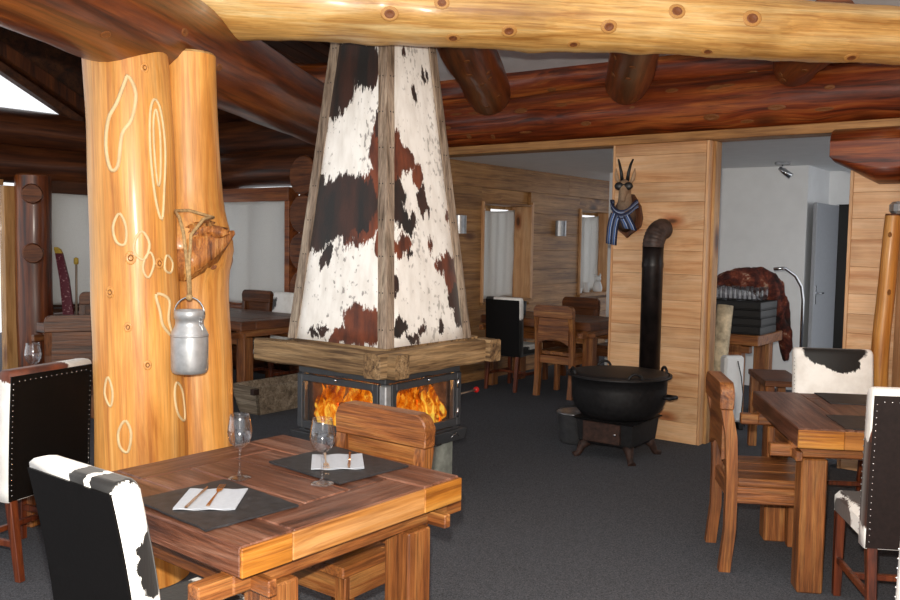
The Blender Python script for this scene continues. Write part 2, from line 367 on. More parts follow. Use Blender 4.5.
# ceilings: main roof slopes up from the old wall line towards the viewer
def zc(u): return 3.02 - .21 * u
b = B()
def roofquad(b, t0, t1, u0, u1, th=.08, dz=0):
    b.hexa([L(t0, u0, zc(u0) + dz), L(t1, u0, zc(u0) + dz), L(t1, u1, zc(u1) + dz), L(t0, u1, zc(u1) + dz), L(t0, u0, zc(u0) + dz + th), L(t1, u0, zc(u0) + dz + th), L(t1, u1, zc(u1) + dz + th), L(t0, u1, zc(u1) + dz + th)], 0)
roofquad(b, -3.2, 2.9, .3, -9.5); struct(b.out('ceiling', 'plaster'))
cl = struct(empty('ceiling_left', L(2.9, .3, zc(.3))))
cl.matrix_world = Matrix((-U, V, UP)).transposed().to_4x4() @ Matrix.Identity(4)
slope = math.atan(.21)
cl.matrix_world = Matrix.Translation(L(2.9, .3, zc(.3))) @ Matrix((-U, -V, UP)).transposed().to_4x4() @ Matrix.Rotation(-slope, 4, 'Y')
b = B(); b.box((4.2, -.09, .04), (8.4, .18, .05), None, .006); bo = b.out('roof_board', 'dark_board', cl)
for i in range(1, 17):
    o = link('roof_board', bo.data, cl, Matrix.Translation((0, -.19 * i, random.uniform(-.004, .004))))
# annex ceilings
b = B(); p = [L(3.6, .1, 2.39), L(-1.65, .1, 2.39), L(-1.65, 5.6, 2.39), L(3.6, 5.6, 2.39)]
b.hexa(p + [q + UP * .08 for q in p], 0); struct(b.out('ceiling_annex', 'white_wall'))
# partition with the trophy: wall local x = V, y = towards viewer
RW = math.pi - A0
def planks(wall, x0, x1, z0, z1, hs, th, mat, holes=(), split=.5, y0=0., seed=1):
    """rows of horizontal planks on a wall, cut round holes (xa, xb, za, zb)"""
    rnd = random.Random(seed); z = z0
    while z < z1 - .01:
        h = min(rnd.uniform(*hs), z1 - z)
        if z1 - (z + h) < .06: h = z1 - z
        cuts = [(x0, x1)]
        for xa, xb, za, zb in holes:
            if z + h > za + .01 and z < zb - .01:
                cuts = [q for (a, c) in cuts for q in ((a, min(c, xa)), (max(a, xb), c)) if q[1] - q[0] > .02]
        for a, c in cuts:
            xs = [a, c]
            if c - a > 1.4 and rnd.random() < split: xs = [a, a + (c - a) * rnd.uniform(.3, .7), c]
            for q0, q1 in zip(xs, xs[1:]):
                b = B(); b.box2((q0 + .0007, -th + y0, z + .0007), (q1 - .0007, y0 + rnd.uniform(-.0012, .0012), z + h - .0007), .0018); b.out('plank', mat, wall)
        z += h
wp = struct(empty('wall_partition', L(0, 0, 0), RW))
b = B(); b.box2((.01, -.15, 0), (.74, -.03, 2.32), 0); b.out('core', 'aged_pine', wp)
planks(wp, 0, .752, 0, 2.33, (.15, .22), .03, 'pine', split=0)
b = B(); b.box2((-.022, -.167, 0), (-.002, .0, 2.33), .003); b.out('edge_board', 'pine_v', wp)
b = B(); b.box2((.752, -.167, 0), (.772, .004, 2.33), .003); b.out('edge_board', 'pine_v', wp)
b = B(); b.box2((-.045, -.2, 0), (-.022, -.08, 2.33), .003); b.out('edge_board', 'aged_pine_v', wp)
# lintel board under the log beam
b = B(); b.box2((-1.4, -.19, 2.33), (3.3, .02, 2.40), .004); o = b.out('trim_1', 'aged_pine', None, Matrix.Translation(L(0)) @ Matrix.Rotation(RW, 4, 'Z')); struct(o)
# pale plank panel right of the passage
wr2 = struct(empty('wall_passage', L(-1.04, 0, 0), RW))
b = B(); b.box2((-.55, -.12, 0), (-.01, -.03, 2.32), 0); b.out('core', 'aged_pine', wr2)
planks(wr2, -.6, 0, 0, 2.33, (.12, .2), .03, 'pine', split=0, seed=4)
b = B(); b.box2((.0, -.15, 0), (.022, .006, 2.33), .003); b.out('edge_board', 'pine_v', wr2)
# right side wall, planks along E1
wr = struct(empty('wall_right', (3.02, 5.72, 0), face_rz((-E1.y, E1.x))))
planks(wr, -4.2, 0, 0, 3.3, (.18, .24), .03, 'pine', split=.6, seed=9)
# annex wall with two windows: local x = -U, y = -V
W0 = Vector((.085, 9.2, 0))
wa = struct(empty('wall_annex', W0, math.pi + math.pi / 2 - A0))
holes = [(-1.42, -.41, .865, 1.98), (-3.62, -2.61, .865, 1.98)]
planks(wa, -4.9, .95, 0, 2.39, (.17, .25), .04, 'aged_pine', holes, .75, seed=3)
b = B(); b.box2((-4.9, -.30, 0), (-3.62, -.05, 2.39), 0); b.box2((-2.61, -.30, 0), (-1.42, -.05, 2.39), 0); b.box2((-.41, -.3, 0), (.95, -.05, 2.39), 0)
b.box2((-3.62, -.3, 0), (-2.61, -.05, .86), 0); b.box2((-1.42, -.3, 0), (-.41, -.05, .86), 0); b.box2((-3.62, -.3, 1.985), (-2.61, -.05, 2.39), 0); b.box2((-1.42, -.3, 1.985), (-.41, -.05, 2.39), 0)
b.out('wall_core', 'aged_pine', wa)
def curtain(name, m, w, h, label, amp=.012, folds=5, sag=.02, seed=0, th=.004):
    nx, nz = 46, 30; f, g = [], []
    b = B()
    def pt(i, j, off):
        x = w * i / nx; z = h * j / nz; tt = j / nz
        dy = amp * math.sin(folds * 2 * math.pi * i / nx + seed + 1.2 * tt) * (.45 + .55 * tt) + amp * noise.noise((x * 5, z * 3, seed))
        dz = -sag * math.sin(math.pi * i / nx) * tt + .012 * noise.noise((x * 4, seed, 0)) * (1 - tt)
        return (x, dy + off, z + dz)
    r0_ = [[b.bm.verts.new(pt(i, j, 0)) for i in range(nx + 1)] for j in range(nz + 1)]
    fs = [b.bm.faces.new((r0_[j][i], r0_[j][i + 1], r0_[j + 1][i + 1], r0_[j + 1][i])) for j in range(nz) for i in range(nx)]
    b._fin(fs, True)
    o = b.out(name, 'curtain', None, m); md = o.modifiers.new('thick', 'SOLIDIFY'); md.thickness = th
    return tag(o, label, 'curtain', 'white window curtains')
WAm = Matrix.Translation(W0) @ Matrix.Rotation(math.pi * 1.5 - A0, 4, 'Z')
for k, (xa, xb, za, zb) in enumerate(holes):
    w = struct(empty('window_%d' % (k + 1), WAm @ Vector((xa, 0, za)), math.pi * 1.5 - A0)); wd, ht = xb - xa, zb - za
    b = B(); b.box2((-.03, .002, -.03), (0, .03, ht + .03), .003); b.out('casing', 'pine_v', w); b = B(); b.box2((0, -.30, 0), (.025, .028, ht), .003); b.out('jamb', 'pine_v', w)
    b = B(); b.box2((wd - .025, -.30, 0), (wd, .028, ht), .003); b.out('jamb', 'pine_v', w)
    b = B(); b.box2((.026, -.30, ht - .025), (wd - .026, .028, ht), .003); b.out('head_board', 'aged_pine', w)
    b = B(); b.box2((-.025, .002, -.03), (wd + .025, .05, 0), .003); b.box2((.026, -.3, 0), (wd - .026, .05, .012), .003); b.out('window_sill', 'aged_pine', w)
    b = B()
    for q in (.02, wd / 2, wd - .02): b.box2((q - .03, -.29, .0), (q + .03, -.25, ht), .003)
    b.box2((0, -.29, 0), (wd, -.25, .06), .003); b.box2((0, -.29, ht - .06), (wd, -.25, ht), .003); b.out('sash', 'aged_pine_v', w)
    b = B(); b.box2((.03, -.275, .05), (wd - .03, -.265, ht - .05), 0); b.out('pane', 'pane', w)
    curtain('curtain', WAm @ Matrix.Translation((xa + .03, -.22, za + .014)), wd - .06, ht - .075, ['white cotton curtain in the plank-framed window behind the black chair', 'white cotton curtain in the plank-framed window with candles on its sill'][k], seed=k * 3.3, sag=.03)
# white side room seen through the passage
C1 = Vector((3.74, 9.15, 0)); C2 = C1 + U * .87
def wallbox(name, a, c, z0, z1, th, nrm, mat):
    b = B(); n_ = Vector(nrm).normalized() * th
    b.hexa([a + UP * z0, c + UP * z0, c + n_ + UP * z0, a + n_ + UP * z0, a + UP * z1, c + UP * z1, c + n_ + UP * z1, a + n_ + UP * z1], 0); return struct(b.out(name, mat))
wallbox('wall_white', C1 + V * 2.3, C1, 0, 2.39, .1, U, 'white_wall')
wallbox('wall_white_side', C1 + U * .1, C2, 0, 2.39, .1, V, 'white_wall')
wallbox('wall_white_end', C2 + V * .1, C2 - V * .09, 0, 2.39, .1, U, 'white_wall')
wallbox('wall_white_head', C2 - V * .09, C2 - V * 1.6, 2.02, 2.39, .1, U, 'white_wall')
wallbox('wall_dark_room', C2 - V * 1.6 + U * 1.4, C2 + V * .3 + U * 1.4, 0, 2.39, .1, U, 'black_plastic')  # black colour on this wall stands in for the darkness beyond the doorway
wallbox('wall_dark_side', C2 - V * 1.0 , C2 - V * 1.0 + U * 1.4, 0, 2.39, .1, -V, 'white_wall')
d1 = struct(empty('door_1', C2 - V * .1 - U * .0, 0)); d1.matrix_world = Matrix.Translation(C2 - V * .1) @ Matrix.Rotation(R(180 - 1) + math.pi / 2 - A0, 4, 'Z')
# door local +x = -U
b = B(); b.box2((.02, -.02, .01), (.87, .02, 2.0), .003); b.out('leaf', 'door_grey', d1)
b = B(); b.box2((.80, .02, .93), (.84, .028, 1.13), .002); b.out('lock_plate', 'chrome', d1)
b = B(); b.tube([(.82, .028, 1.05), (.82, .07, 1.05), (.80, .075, 1.05), (.71, .075, 1.05)], .009, 8); b.out('door_handle', 'chrome', d1)
# ---- old log walls on the left
wb = struct(empty('wall_back', L(0, 0, 0), 0))
def walllog(par, p0, p1, r, sd, mat='dark_log2'):
    lg = Log('wall_log', Vector(p0) - par.location, Vector(p1) - par.location, r, r, [mat, 'log_end'], sd, 0, .03, 12, 18, par); return lg
for i, z in enumerate((.19, .58)): walllog(wb, L(4.3, .2, z), L(7.6, .2, z), .215, i)
for i, z in enumerate((2.32, 2.68, 3.05)): walllog(wb, L(3.0, .2, z), L(7.6, .2, z), .215, 5 + i)
for i, z in enumerate((.98, 1.36, 1.74, 2.0)): walllog(wb, L(5.95, .2, z), L(7.6, .2, z), .21, 10 + i)
for i, z in enumerate((.2, .6, 1.0, 1.4, 1.8, 2.2)): walllog(wb, L(4.30, -.08, z), L(4.30, 1.2, z), .205, 20 + i, 'dark_log')
# window in the back log wall: local x=V, y=-U
def logwindow(name, org, rz, w, z0, z1, label, mat_='red_board', cw=None, seed=0.):
    wn = struct(empty(name, (org.x, org.y, z0), rz)); h = z1 - z0
    b = B(); b.box2((-.07, -.1, -.05), (0, .05, h + .02), .004); b.out('jamb', mat_, wn)
    b = B(); b.box2((w, -.1, -.05), (w + .07, .05, h + .02), .004); b.out('jamb', mat_, wn)
    b = B(); b.box2((-.07, -.1, h + .02), (w + .07, .06, h + .17), .004); b.out('head_board', mat_, wn)
    b = B(); b.box2((-.09, -.1, -.09), (w + .09, .12, -.05), .004); b.out('window_sill', mat_, wn)
    b = B()
    for q in (.02, w / 2, w - .02): b.box2((q - .03, -.09, -.05), (q + .03, -.05, h), .003)
    b.box2((0, -.09, -.05), (w, -.05, .02), .003); b.out('sash', mat_, wn)
    b = B(); b.box2((0, -.075, -.05), (w, -.068, h), 0); b.out('pane', 'pane', wn)
    m = Matrix.Translation((org.x, org.y, z0)) @ Matrix.Rotation(rz, 4, 'Z') @ Matrix.Translation((.0, .03, -.02))
    return curtain('curtain', m, w, h + .05, label, .01, 3, .015, seed)
logwindow('window_3', L(4.62, 0), RW, 1.2, .82, 1.92, 'white cotton curtain on the log wall window beside the hanging milk can', seed=1.)
W1 = Vector((-4, 8.6, 0))
wl = struct(empty('wall_left', W1, 0))
RW1 = math.pi * 1.5 - A0 + math.pi     # local x = U, y = V?? flipped below
for i, z in enumerate((.2, .58)): walllog(wl, W1 + U * -.2 + V * .2 + UP * z, W1 + U * 2.6 + V * .2 + UP * z, .2, 30 + i)
for i, z in enumerate((2.22, 2.55)): walllog(wl, W1 + U * -2.2 + V * .05 + UP * z, W1 + U * 1.9 + V * .05 + UP * z, .19, 34 + i)
# local frame with x = -U, y = -V (towards viewer)
logwindow('window_4', W1 + U * 1.1, math.pi * 1.5 - A0, 1.1, .86, 1.93, 'white cotton curtain on the window behind the red ski decoration', 'dark_board', seed=2.)
# gable glazing above the left wall
gb = struct(empty('window_5', W1, 0))
def WP(s_, z, v=0.): return U * s_ + V * v + UP * z
b = B(); tri = [WP(-2.0, 2.72), WP(.2, 2.72), WP(-2.0, 3.84)]; b.loft([tri, [q + V * .01 for q in tri]], True, False); b.out('pane', 'pane', gb)
b = B(); b.beam(WP(.34, 2.68, -.03), WP(-2.0, 3.90, -.03), .1, .08); b.out('rafter', 'dark_board', gb)
b = B(); b.beam(WP(.5, 2.74, -.08), WP(-2.0, 4.05, -.08), .14, .12); b.out('rafter', 'dark_log2', gb)
b = B(); q4 = [WP(.3, 2.72, .03), WP(2.4, 2.72, .03), WP(2.4, 3.5, .03), WP(-1.6, 4.0, .03), WP(-1.6, 3.72, .03)]; b.loft([q4, [q + V * .05 for q in q4]], True, False); b.out('gable_board', 'dark_board', gb)
# glazed door at far left
dl = struct(empty('door_2', W1 + U * -.46, math.pi * 1.5 - A0))
b = B(); b.box2((-.15, -.06, 0), (-.02, .04, 2.0), .004); b.out('door_frame', 'aged_pine_v', dl)
b = B(); b.box2((-.02, -.03, .05), (.95, -.02, 1.95), 0); b.out('pane', 'pane', dl)
b = B(); b.box2((-.02, -.06, 2.0), (1., .04, 2.1), .004); b.out('door_frame', 'aged_pine_v', dl)
# vertical log with stub ends
lg = Log('log_column', W1 + U * -.2 - V * .12, W1 + U * -.2 - V * .12 + UP * 2.1, .165, .165, ['dark_log', 'log_end'], 41, 0, .04, 14, 20)
tag(lg.o, 'dark red-brown log column with two sawn log ends beside the left window', 'column')
for z in (1.36, 1.92):
    c_ = lg.m.inverted() @ (W1 + U * -.2 - V * .12 + Vector((.05, -.12, z)))
    dd = lg.m.inverted().to_3x3() @ Vector((.42, -.9, 0)).normalized()
    st = Log('stub_end', c_, c_ + dd * .1, .095, .09, ['dark_log', 'log_end'], 43, 0, .03, 4, 16, lg.o)
# ================================================================== LOG FRAME
lb = Log('log_beam', L(-1.36, .10, 2.60), L(3.25, .10, 2.62), .215, .205, ['red_log', 'log_end'], 2, 0, .05, 40, 30)
tag(lb.o, 'red-brown knotty log beam resting on the lintel board above the passage', 'log beam', 'logs of the roof frame')
lb2 = Log('log_beam', L(-1.0, .22, 2.93), L(3.25, .16, 2.93), .15, .2, ['red_log', 'log_end'], 3, 0, .05, 40, 28)
tag(lb2.o, 'red-brown log lying on top of the long knotty beam', 'log beam', 'logs of the roof frame')
rk = random.Random(5)
for i in range(22):
    t = rk.uniform(.1, .97); lb.knot(t, rk.uniform(-.75, .75), rk.uniform(.012, .028), rk.uniform(.02, .07), 'knot_pale')
for i in range(6): lb2.knot(rk.uniform(.1, .95), rk.uniform(-.6, -.1), .02, .045, 'knot_pale')
# corbel under the right end
b = B(); n = 26; rings = []
for t, rr, dz in ((0, .185, 0), (.18, .185, 0), (.30, .17, .02), (.42, .12, .07), (.52, .06, .12)):
    rings.append([Vector((math.cos(2 * math.pi * j / n) * rr, math.sin(2 * math.pi * j / n) * rr + dz, t)) for j in range(n)])
b = B()
pf = [(-.25, .19), (.22, .19), (.22, -.02), (.20, -.05), (.12, -.09), (.02, -.15), (-.07, -.2), (-.25, -.2)]
rs = []
for k in range(15):
    a = math.pi * (.04 + .92 * k / 14); w = math.cos(a); rs.append([(x, w * .19, z * (.25 + .75 * math.sin(a) ** .6)) for x, z in pf])
b.loft(rs, True, True)
co_ = b.out('log_corbel', 'red_log_x', None, Matrix.Translation(L(-1.13, .05, 2.165)) @ Matrix.Rotation(RW, 4, 'Z'))
tag(co_, 'red-brown curved log corbel under the right end of the long beam', 'corbel')
# right log post and pale board post
lp = Log('log_post', (2.82, 5.60, 0), (2.84, 5.58, 1.75), .056, .05, ['post', 'log_end'], 12, .02, .08, 20, 18)
tag(lp.o, 'slim orange-brown log post against the pale plank panel', 'post'); lp.knot(.72, .3, .012, .02, 'burl'); lp.knot(.93, -.2, .012, .018, 'burl')
b = B(); b.box((2.945, 5.55, 1.6), (.1, .16, 3.2), Matrix.Rotation(-R(8), 3, 'Z'), .006); tag(b.out('board_post', 'pine_v'), 'square pale board post beside the slim orange log post', 'post')
b = B(); b.box((2.865, 5.56, 1.80), (.10, .12, .08), Matrix.Rotation(-R(8), 3, 'Z'), .02); tag(b.out('post_cap', 'grey_part'), 'small grey cap on the slim log post', 'cap')
# main dark log carried by the two posts
dkl = Log('log_beam', (-1.445 - .139 * 5.2, 3.95 - .99 * 5.2, 2.505), (-1.445 + .139 * 5.2, 3.95 + .99 * 5.2, 2.50), .25, .225, ['dark_log', 'log_end'], 8, .02, .05, 60, 34)
tag(dkl.o, 'thick dark brown log carried by the two amber posts', 'log beam', 'logs of the roof frame')
for t, a in ((.36, .3), (.39, -.3), (.45, .45), (.5, -.2), (.33, -.1), (.545, .1)): dkl.knot(t, a, .02, .032, 'knot_pale')
br = Log('log_beam', (-1.62, 4.52, 2.765), (3.1, 4.98, 2.72), .205, .148, ['bright_log', 'pale_end'], 15, .03, .06, 110, 44, None, lambda t, a: .016 * max(0, noise.noise((math.cos(a) * 1.5, math.sin(a) * 1.5, t * 34)) - .15) + .004 * noise.noise((math.cos(a) * 6, math.sin(a) * 6, t * 90)))
tag(br.o, 'pale honey-coloured knotty log crossing in front of the hide-clad chimney', 'log beam', 'logs of the roof frame')
for t, da, w_ in ((.27, .15, .026), (.325, -.2, .022), (.40, .45, .024), (.51, .2, .025), (.585, -.35, .027), (.67, -.25, .03), (.865, .1, .026), (.895, .3, .024), (.34, .8, .022), (.475, .85, .02), (.63, .9, .022), (.8, .85, .024)):
    br.knot(t, da, w_, w_ * 1.15, 'knot_dark'); br.knot(t, da, w_ * 1.45, w_ * 1.8, 'knot_ring').scale.z *= .5
def tie(p, q, r, sd, label):
    t_ = Log('log_rafter', p, q, r, r, ['dark_log', 'log_end'], sd, .01, .05, 24, 26); tag(t_.o, label, 'log beam', 'tie logs above the fireplace')
    rr_ = random.Random(sd)
    for i in range(7): t_.knot(rr_.uniform(.25, .97), rr_.uniform(-.9, .9), .022, .03, 'knot_pale')
tie((-.11, 4.7, 2.93), (.29, 7.25, 2.77), .185, 61, 'dark knotty tie log beside the hide-clad chimney top')
tie((1.06, 5.0, 2.85), (1.32, 6.7, 2.76), .165, 62, 'dark knotty tie log above the mounted animal head')
tie((2.18, 5.1, 2.86), (2.37, 6.1, 2.80), .15, 63, 'dark tie log above the passage to the white room')
tie((-1.75, 7.6, 2.9), (-.9, 7.9, 2.95), .16, 64, 'dark short log between the thick dark log and the back wall')
# two posts
P1 = Vector((-1.44, 3.86, 0)); P2 = Vector((-1.215, 4.10, 0))
p1 = Log('log_post', P1 + Vector((.06, 0, 0)), P1 + Vector((-.005, 0, 2.38)), .205, .178, ['post', 'pale_end'], 21, -.015, .035, 50, 36)
tag(p1.o, 'thick amber log post with pale carved loops in its surface', 'post', 'amber log posts')
def b2(t, a):
    z = t * 2.38; g = math.exp(-((z - 1.50) / .13) ** 2) * .07 * (1 + .6 * math.cos(a - B2A)) + math.exp(-((z - 1.30) / .5) ** 2) * .015
    if 1.28 < z < 1.68: g += .028 * noise.noise((math.cos(a) * 3.2, math.sin(a) * 3.2, z * 14)) * math.sin(math.pi * (z - 1.28) / .4)
    return g + (.02 if z < .2 else 0)
B2A = 0
p2 = Log('log_post', P2 + Vector((.05, 0, 0)), P2 + Vector((-.03, 0, 2.38)), .165, .135, ['post', 'pale_end'], 23, .01, .045, 50, 34, None, b2)
tag(p2.o, 'amber log post with a rough burl where the milk can hangs', 'post', 'amber log posts')
def px1(x, y): return (math.asin(max(-.97, min(.97, (x - 127 - (y - 260) * .02) / 43))), EYE + (233 - y) / 865 * 3.70)
SGN = -1 if (p1.m @ Vector((1, 0, 0)) - p1.m.translation).cross(p1.m @ Vector((0, 1, 0)) - p1.m.translation).z < 0 else 1
def loop1(pts, w=.008): p1.loop([(SGN * a, z) for a, z in (px1(*q) for q in pts)], w)
loop1([(124, 78), (130, 95), (125, 120), (116, 135), (112, 165), (105, 168), (101, 145), (104, 120), (112, 105), (120, 85)], .011)
loop1([(148, 98), (154, 110), (157, 150), (155, 190), (152, 218), (146, 195), (142, 150), (143, 112)], .008)
loop1([(149, 108), (152, 130), (152, 170), (149, 184), (146, 150), (146, 120)], .007)
loop1([(113, 212), (119, 225), (118, 242), (110, 240), (107, 225)], .008); loop1([(134, 230), (140, 243), (135, 258), (126, 250), (128, 236)], .008)
loop1([(141, 251), (144, 262), (139, 276), (134, 268), (136, 256)], .007); loop1([(156, 254), (162, 262), (160, 272), (154, 268)], .007)
loop1([(146, 293), (158, 300), (157, 320), (161, 338), (152, 326), (149, 310)], .009)
loop1([(164, 386), (170, 400), (171, 428), (165, 420), (162, 400)], .008); loop1([(116, 419), (121, 432), (118, 451), (111, 445), (110, 430)], .008); loop1([(101, 375), (105, 390), (103, 405), (98, 392)], .007)
for x, y, w_ in ((123, 256, .016), (149, 262, .014), (104, 290, .014), (120, 325, .012), (137, 364, .012), (140, 68, .012)):
    a, z = px1(x, y); p1.knot(z / p1.len, SGN * a, w_ * .8, w_ * 1.0, 'burl'); p1.knot(z / p1.len, SGN * a, w_ * 1.5, w_ * 1.9, 'post').scale.z *= .6
# burl on second post (a gnarled branch stub) as a part
b = B(); rr_ = []
base = P2 + Vector((-.07, -.15, 1.44))
for t, r_, c_ in ((0, .03, (-.06, .05, -.05)), (.15, .08, (-.01, .015, -.02)), (.35, .10, (.06, -.015, .0)), (.55, .09, (.13, -.015, .03)), (.75, .07, (.19, .02, .065)), (.9, .04, (.24, .045, .10)), (1, .008, (.285, .055, .13))):
    ring = []
    for j in range(16):
        a = 2 * math.pi * j / 16; r2 = r_ * (1 + .5 * noise.noise((math.cos(a) * 2.2, math.sin(a) * 2.2, t * 6)))
        ring.append(base + Vector(c_) + Vector((-.35 * r2 * math.sin(a), .7 * r2 * math.cos(a), r2 * math.sin(a))))
    rr_.append(ring)
b.loft(rr_)
o = b.out('burl', 'burl', p2.o); o.matrix_parent_inverse = p2.m.inverted()
b = B(); rr_ = []
for i in range(1, 12):
    th = math.pi * i / 12; ring = []
    for j in range(18):
        a = 2 * math.pi * j / 18; d = Vector((math.cos(th), math.sin(th) * math.cos(a), math.sin(th) * math.sin(a)))
        ring.append(P2 + Vector((.035, -.145, 1.565)) + Vector((d.x * .13, d.y * .045, d.z * .05 + d.x * .01)) * (1 + .7 * noise.noise(d * 2.6)))
    rr_.append(ring)
b.loft(rr_); o = b.out('burl', 'burl', p2.o); o.matrix_parent_inverse = p2.m.inverted()
for x, y, w_ in ((205, 235, .03), (215, 250, .025), (225, 265, .02)):
    z = EYE + (234 - y) / 865 * 3.95; p2.knot(z / p2.len, (x - 200) / 45, w_, w_ * .8)
b = B(); b.tube([P2 + Vector((-.1, -.19, .38 + .1 * k)) + Vector((.02 * math.sin(k), -.0, 0)) for k in range(5)], [.005, .02, .025, .015, .004], 8); o = b.out('bark_seam', 'knot_dark', p2.o); o.matrix_parent_inverse = p2.m.inverted()
# hanging milk can with its rope
can = thing('milk_can', 'small dull aluminium milk can hanging from the post by a rope', 'milk can', (-1.13, 3.74, .955))
b = B(); b.lathe([(.068, 0), (.074, .006), (.079, .02), (.079, .165), (.076, .18), (.063, .203), (.060, .215), (.060, .235), (.065, .238), (.065, .272), (.062, .275), (.057, .272), (.057, .23), (.001, .225)], 28); b.out('body', 'alu', can)
b = B(); b.lathe([(.0795, .160), (.0815, .165), (.0795, .170)], 28); b.out('band', 'alu', can)
b = B(); b.tube([(math.cos(a) * .066, 0, .255 + math.sin(a) * .075) for a in (math.pi * k / 12 for k in range(13))], .0035, 6); b.out('handle', 'chrome', can)
b = B()
for k in range(4): b.tube([(.058 + .006 * math.cos(q), -.03 + .0 * k, .235 - .018 * k + .011 * math.sin(q)) for q in (2 * math.pi * j / 10 for j in range(11))], .002, 5)
b.out('chain', 'chrome', can)
b = B(); RP = Vector((-1.13, 3.74, 1.285))
b.tube([RP, RP + Vector((-.005, .0, .10)), RP + Vector((-.015, .0, .2)), RP + Vector((-.03, .02, .28)), RP + Vector((-.06, .06, .345)), RP + Vector((-.10, .12, .375)), RP + Vector((-.06, .2, .38)), RP + Vector((.05, .2, .35)), RP + Vector((.04, .08, .34)), RP + Vector((.0, .03, .27)), RP + Vector((.0, .0, .15)), RP + Vector((.004, 0, .01))], .0075, 8)
b.sphere(RP + Vector((0, 0, .0)), .016, 8, 6)
tag(b.out('hanging_rope', 'rope'), 'hemp rope slung over the burl of the amber post', 'rope')
# ================================================================== FIREPLACE
FC = Vector((-.415, 5.20, 0)); FR = -A0
fp = thing('fireplace', 'corner-glazed wood stove with a tall cowhide-clad chimney hood and rustic beam mantel', 'fireplace', FC, FR)
# local: +x = towards -V (right face), -y = towards viewer's left face
h = .345
rs_ = random.Random(3)
for (a, c) in (((.02, -h + .02), (h - .01, -h + .20)), ((-h + .06, -h + .02), (.0, -h + .20)), ((h - .21, -h + .22), (h - .01, .0)), ((h - .21, .02), (h - .01, h - .04)), ((-h + .06, .2), (.1, h - .04))):
    b = B(); b.box2((*a, 0), (*c, .33), .012); b.out('base_stone', 'stone', fp)
b = B(); b.box2((-h + .15, -h + .15, .0), (h - .15, h - .1, .32), 0); b.out('base_core', 'firebrick', fp)
b = B(); b.box2((-h, -h, .335), (h, h, .41), .004); b.box2((-h, -h, .75), (h, h, .79), .003); b.box2((-h, -h, .41), (-h + .03, h, .75), .002); b.box2((-h, h - .03, .41), (h, h, .75), .002)
b.box2((h - .04, -h, .41), (h, -h + .04, .75), .004); b.box2((h - .03, h - .06, .41), (h, h, .75), .002); b.box2((-h, -h, .41), (-h + .05, -h + .03, .75), .002)
b.out('stove_body', 'steel_dk', fp)
b = B(); b.box2((-h + .035, h - .07, .415), (h - .05, h - .035, .745), .003); b.box2((-h + .035, -h + .05, .415), (-h + .07, h - .04, .745), .003); b.box2((-h + .035, -h + .03, .412), (h - .03, h - .04, .43), .003); b.out('firebrick_lining', 'firebrick', fp)
for side in (0, 1):
    # door frame in its own plane: s across 0..w, z
    T = (lambda s_, z, d: (h + d, -h + s_, z)) if side else (lambda s_, z, d: (h - s_, -h - d, z))
    b = B()
    def slab(s0, s1, z0, z1, d0, d1):
        p, q = Vector(T(s0, z0, d0)), Vector(T(s1, z1, d1)); b.box2((min(p.x, q.x), min(p.y, q.y), min(p.z, q.z)), (max(p.x, q.x), max(p.y, q.y), max(p.z, q.z)), .003)
    slab(.045, .085, .42, .745, -.01, .012); slab(.65, .69, .42, .745, -.01, .012); slab(.085, .65, .42, .465, -.01, .012); slab(.085, .65, .705, .745, -.01, .012)
    # rounded inner corners
    for (cs, cz, ds, dz) in ((.085, .465, 1, 1), (.65, .465, -1, 1), (.085, .705, 1, -1), (.65, .705, -1, -1)):
        pts = [T(cs, cz, .012)] + [T(cs + ds * (.028 - .028 * math.sin(q)), cz + dz * (.028 - .028 * math.cos(q)), .012) for q in (math.pi / 2 * k / 5 for k in range(6))]
        pts2 = [T(cs, cz, .0)] + [T(cs + ds * (.028 - .028 * math.sin(q)), cz + dz * (.028 - .028 * math.cos(q)), .0) for q in (math.pi / 2 * k / 5 for k in range(6))]
        b.loft([pts, pts2], True, False)
    dr = b.out('stove_door', 'steel_dk', fp)
    b = B(); slab(.08, .655, .46, .71, -.004, .001); b.out('door_pane', 'fire_pane', dr)
    b = B(); slab(.30, .37, .755, .765, .012, .035); b.sphere(T(.36, .735, .02), .012, 8, 6); b.out('door_knob', 'chrome', dr)
    if side:
        b = B()
        for z in (.5, .68): b = B(); b.lathe([(.008, z - .03), (.008, z + .03)], 10, (h + .012, h - .035, 0)); b.out('hinge', 'chrome', dr)
b = B(); b.box((h + .004, -h - .004, .58), (.05, .05, .33), None, .006); b.out('corner_strip', 'alu', fp)
# ash lip with handle bar and mountain mark
lip = B(); lip.hexa([(h - .02, -h - .03, .325), (h + .03, -h - .03, .335), (h + .03, h + .02, .335), (h - .02, h + .02, .325), (h - .02, -h - .03, .40), (h + .05, -h - .03, .405), (h + .05, h + .02, .405), (h - .02, h + .02, .40)], .003)
lipo = lip.out('ash_lip', 'steel_dk', fp)
b = B(); b.hexa([(-h - .02, -h - .03, .335), (h, -h - .03, .335), (h, -h + .02, .325), (-h - .02, -h + .02, .325), (-h - .02, -h - .05, .405), (h, -h - .05, .405), (h, -h + .02, .40), (-h - .02, -h + .02, .40)], .003); b.out('ash_lip', 'steel_dk', fp)
b = B(); b.tube([(h + .048, -.12, .345), (h + .048, .1, .345)], .006, 8); b.out('handle_bar', 'chrome', lipo)
b = B(); b.tube([(h + .051, .20, .365), (h + .051, .222, .385), (h + .051, .232, .377), (h + .051, .248, .391), (h + .051, .275, .365)], .003, 6); b.out('mountain_mark', 'chrome', lipo)
# damper lever
b = B(); b.tube([(h - .02, h + .0, .60), (h - .12, h + .34, .575)], .006, 8); lv = b.out('damper_lever', 'old_wood', fp)
b = B(); b.sphere((h - .12, h + .345, .575), .02, 12, 8); b.out('lever_knob', 'red', lv)
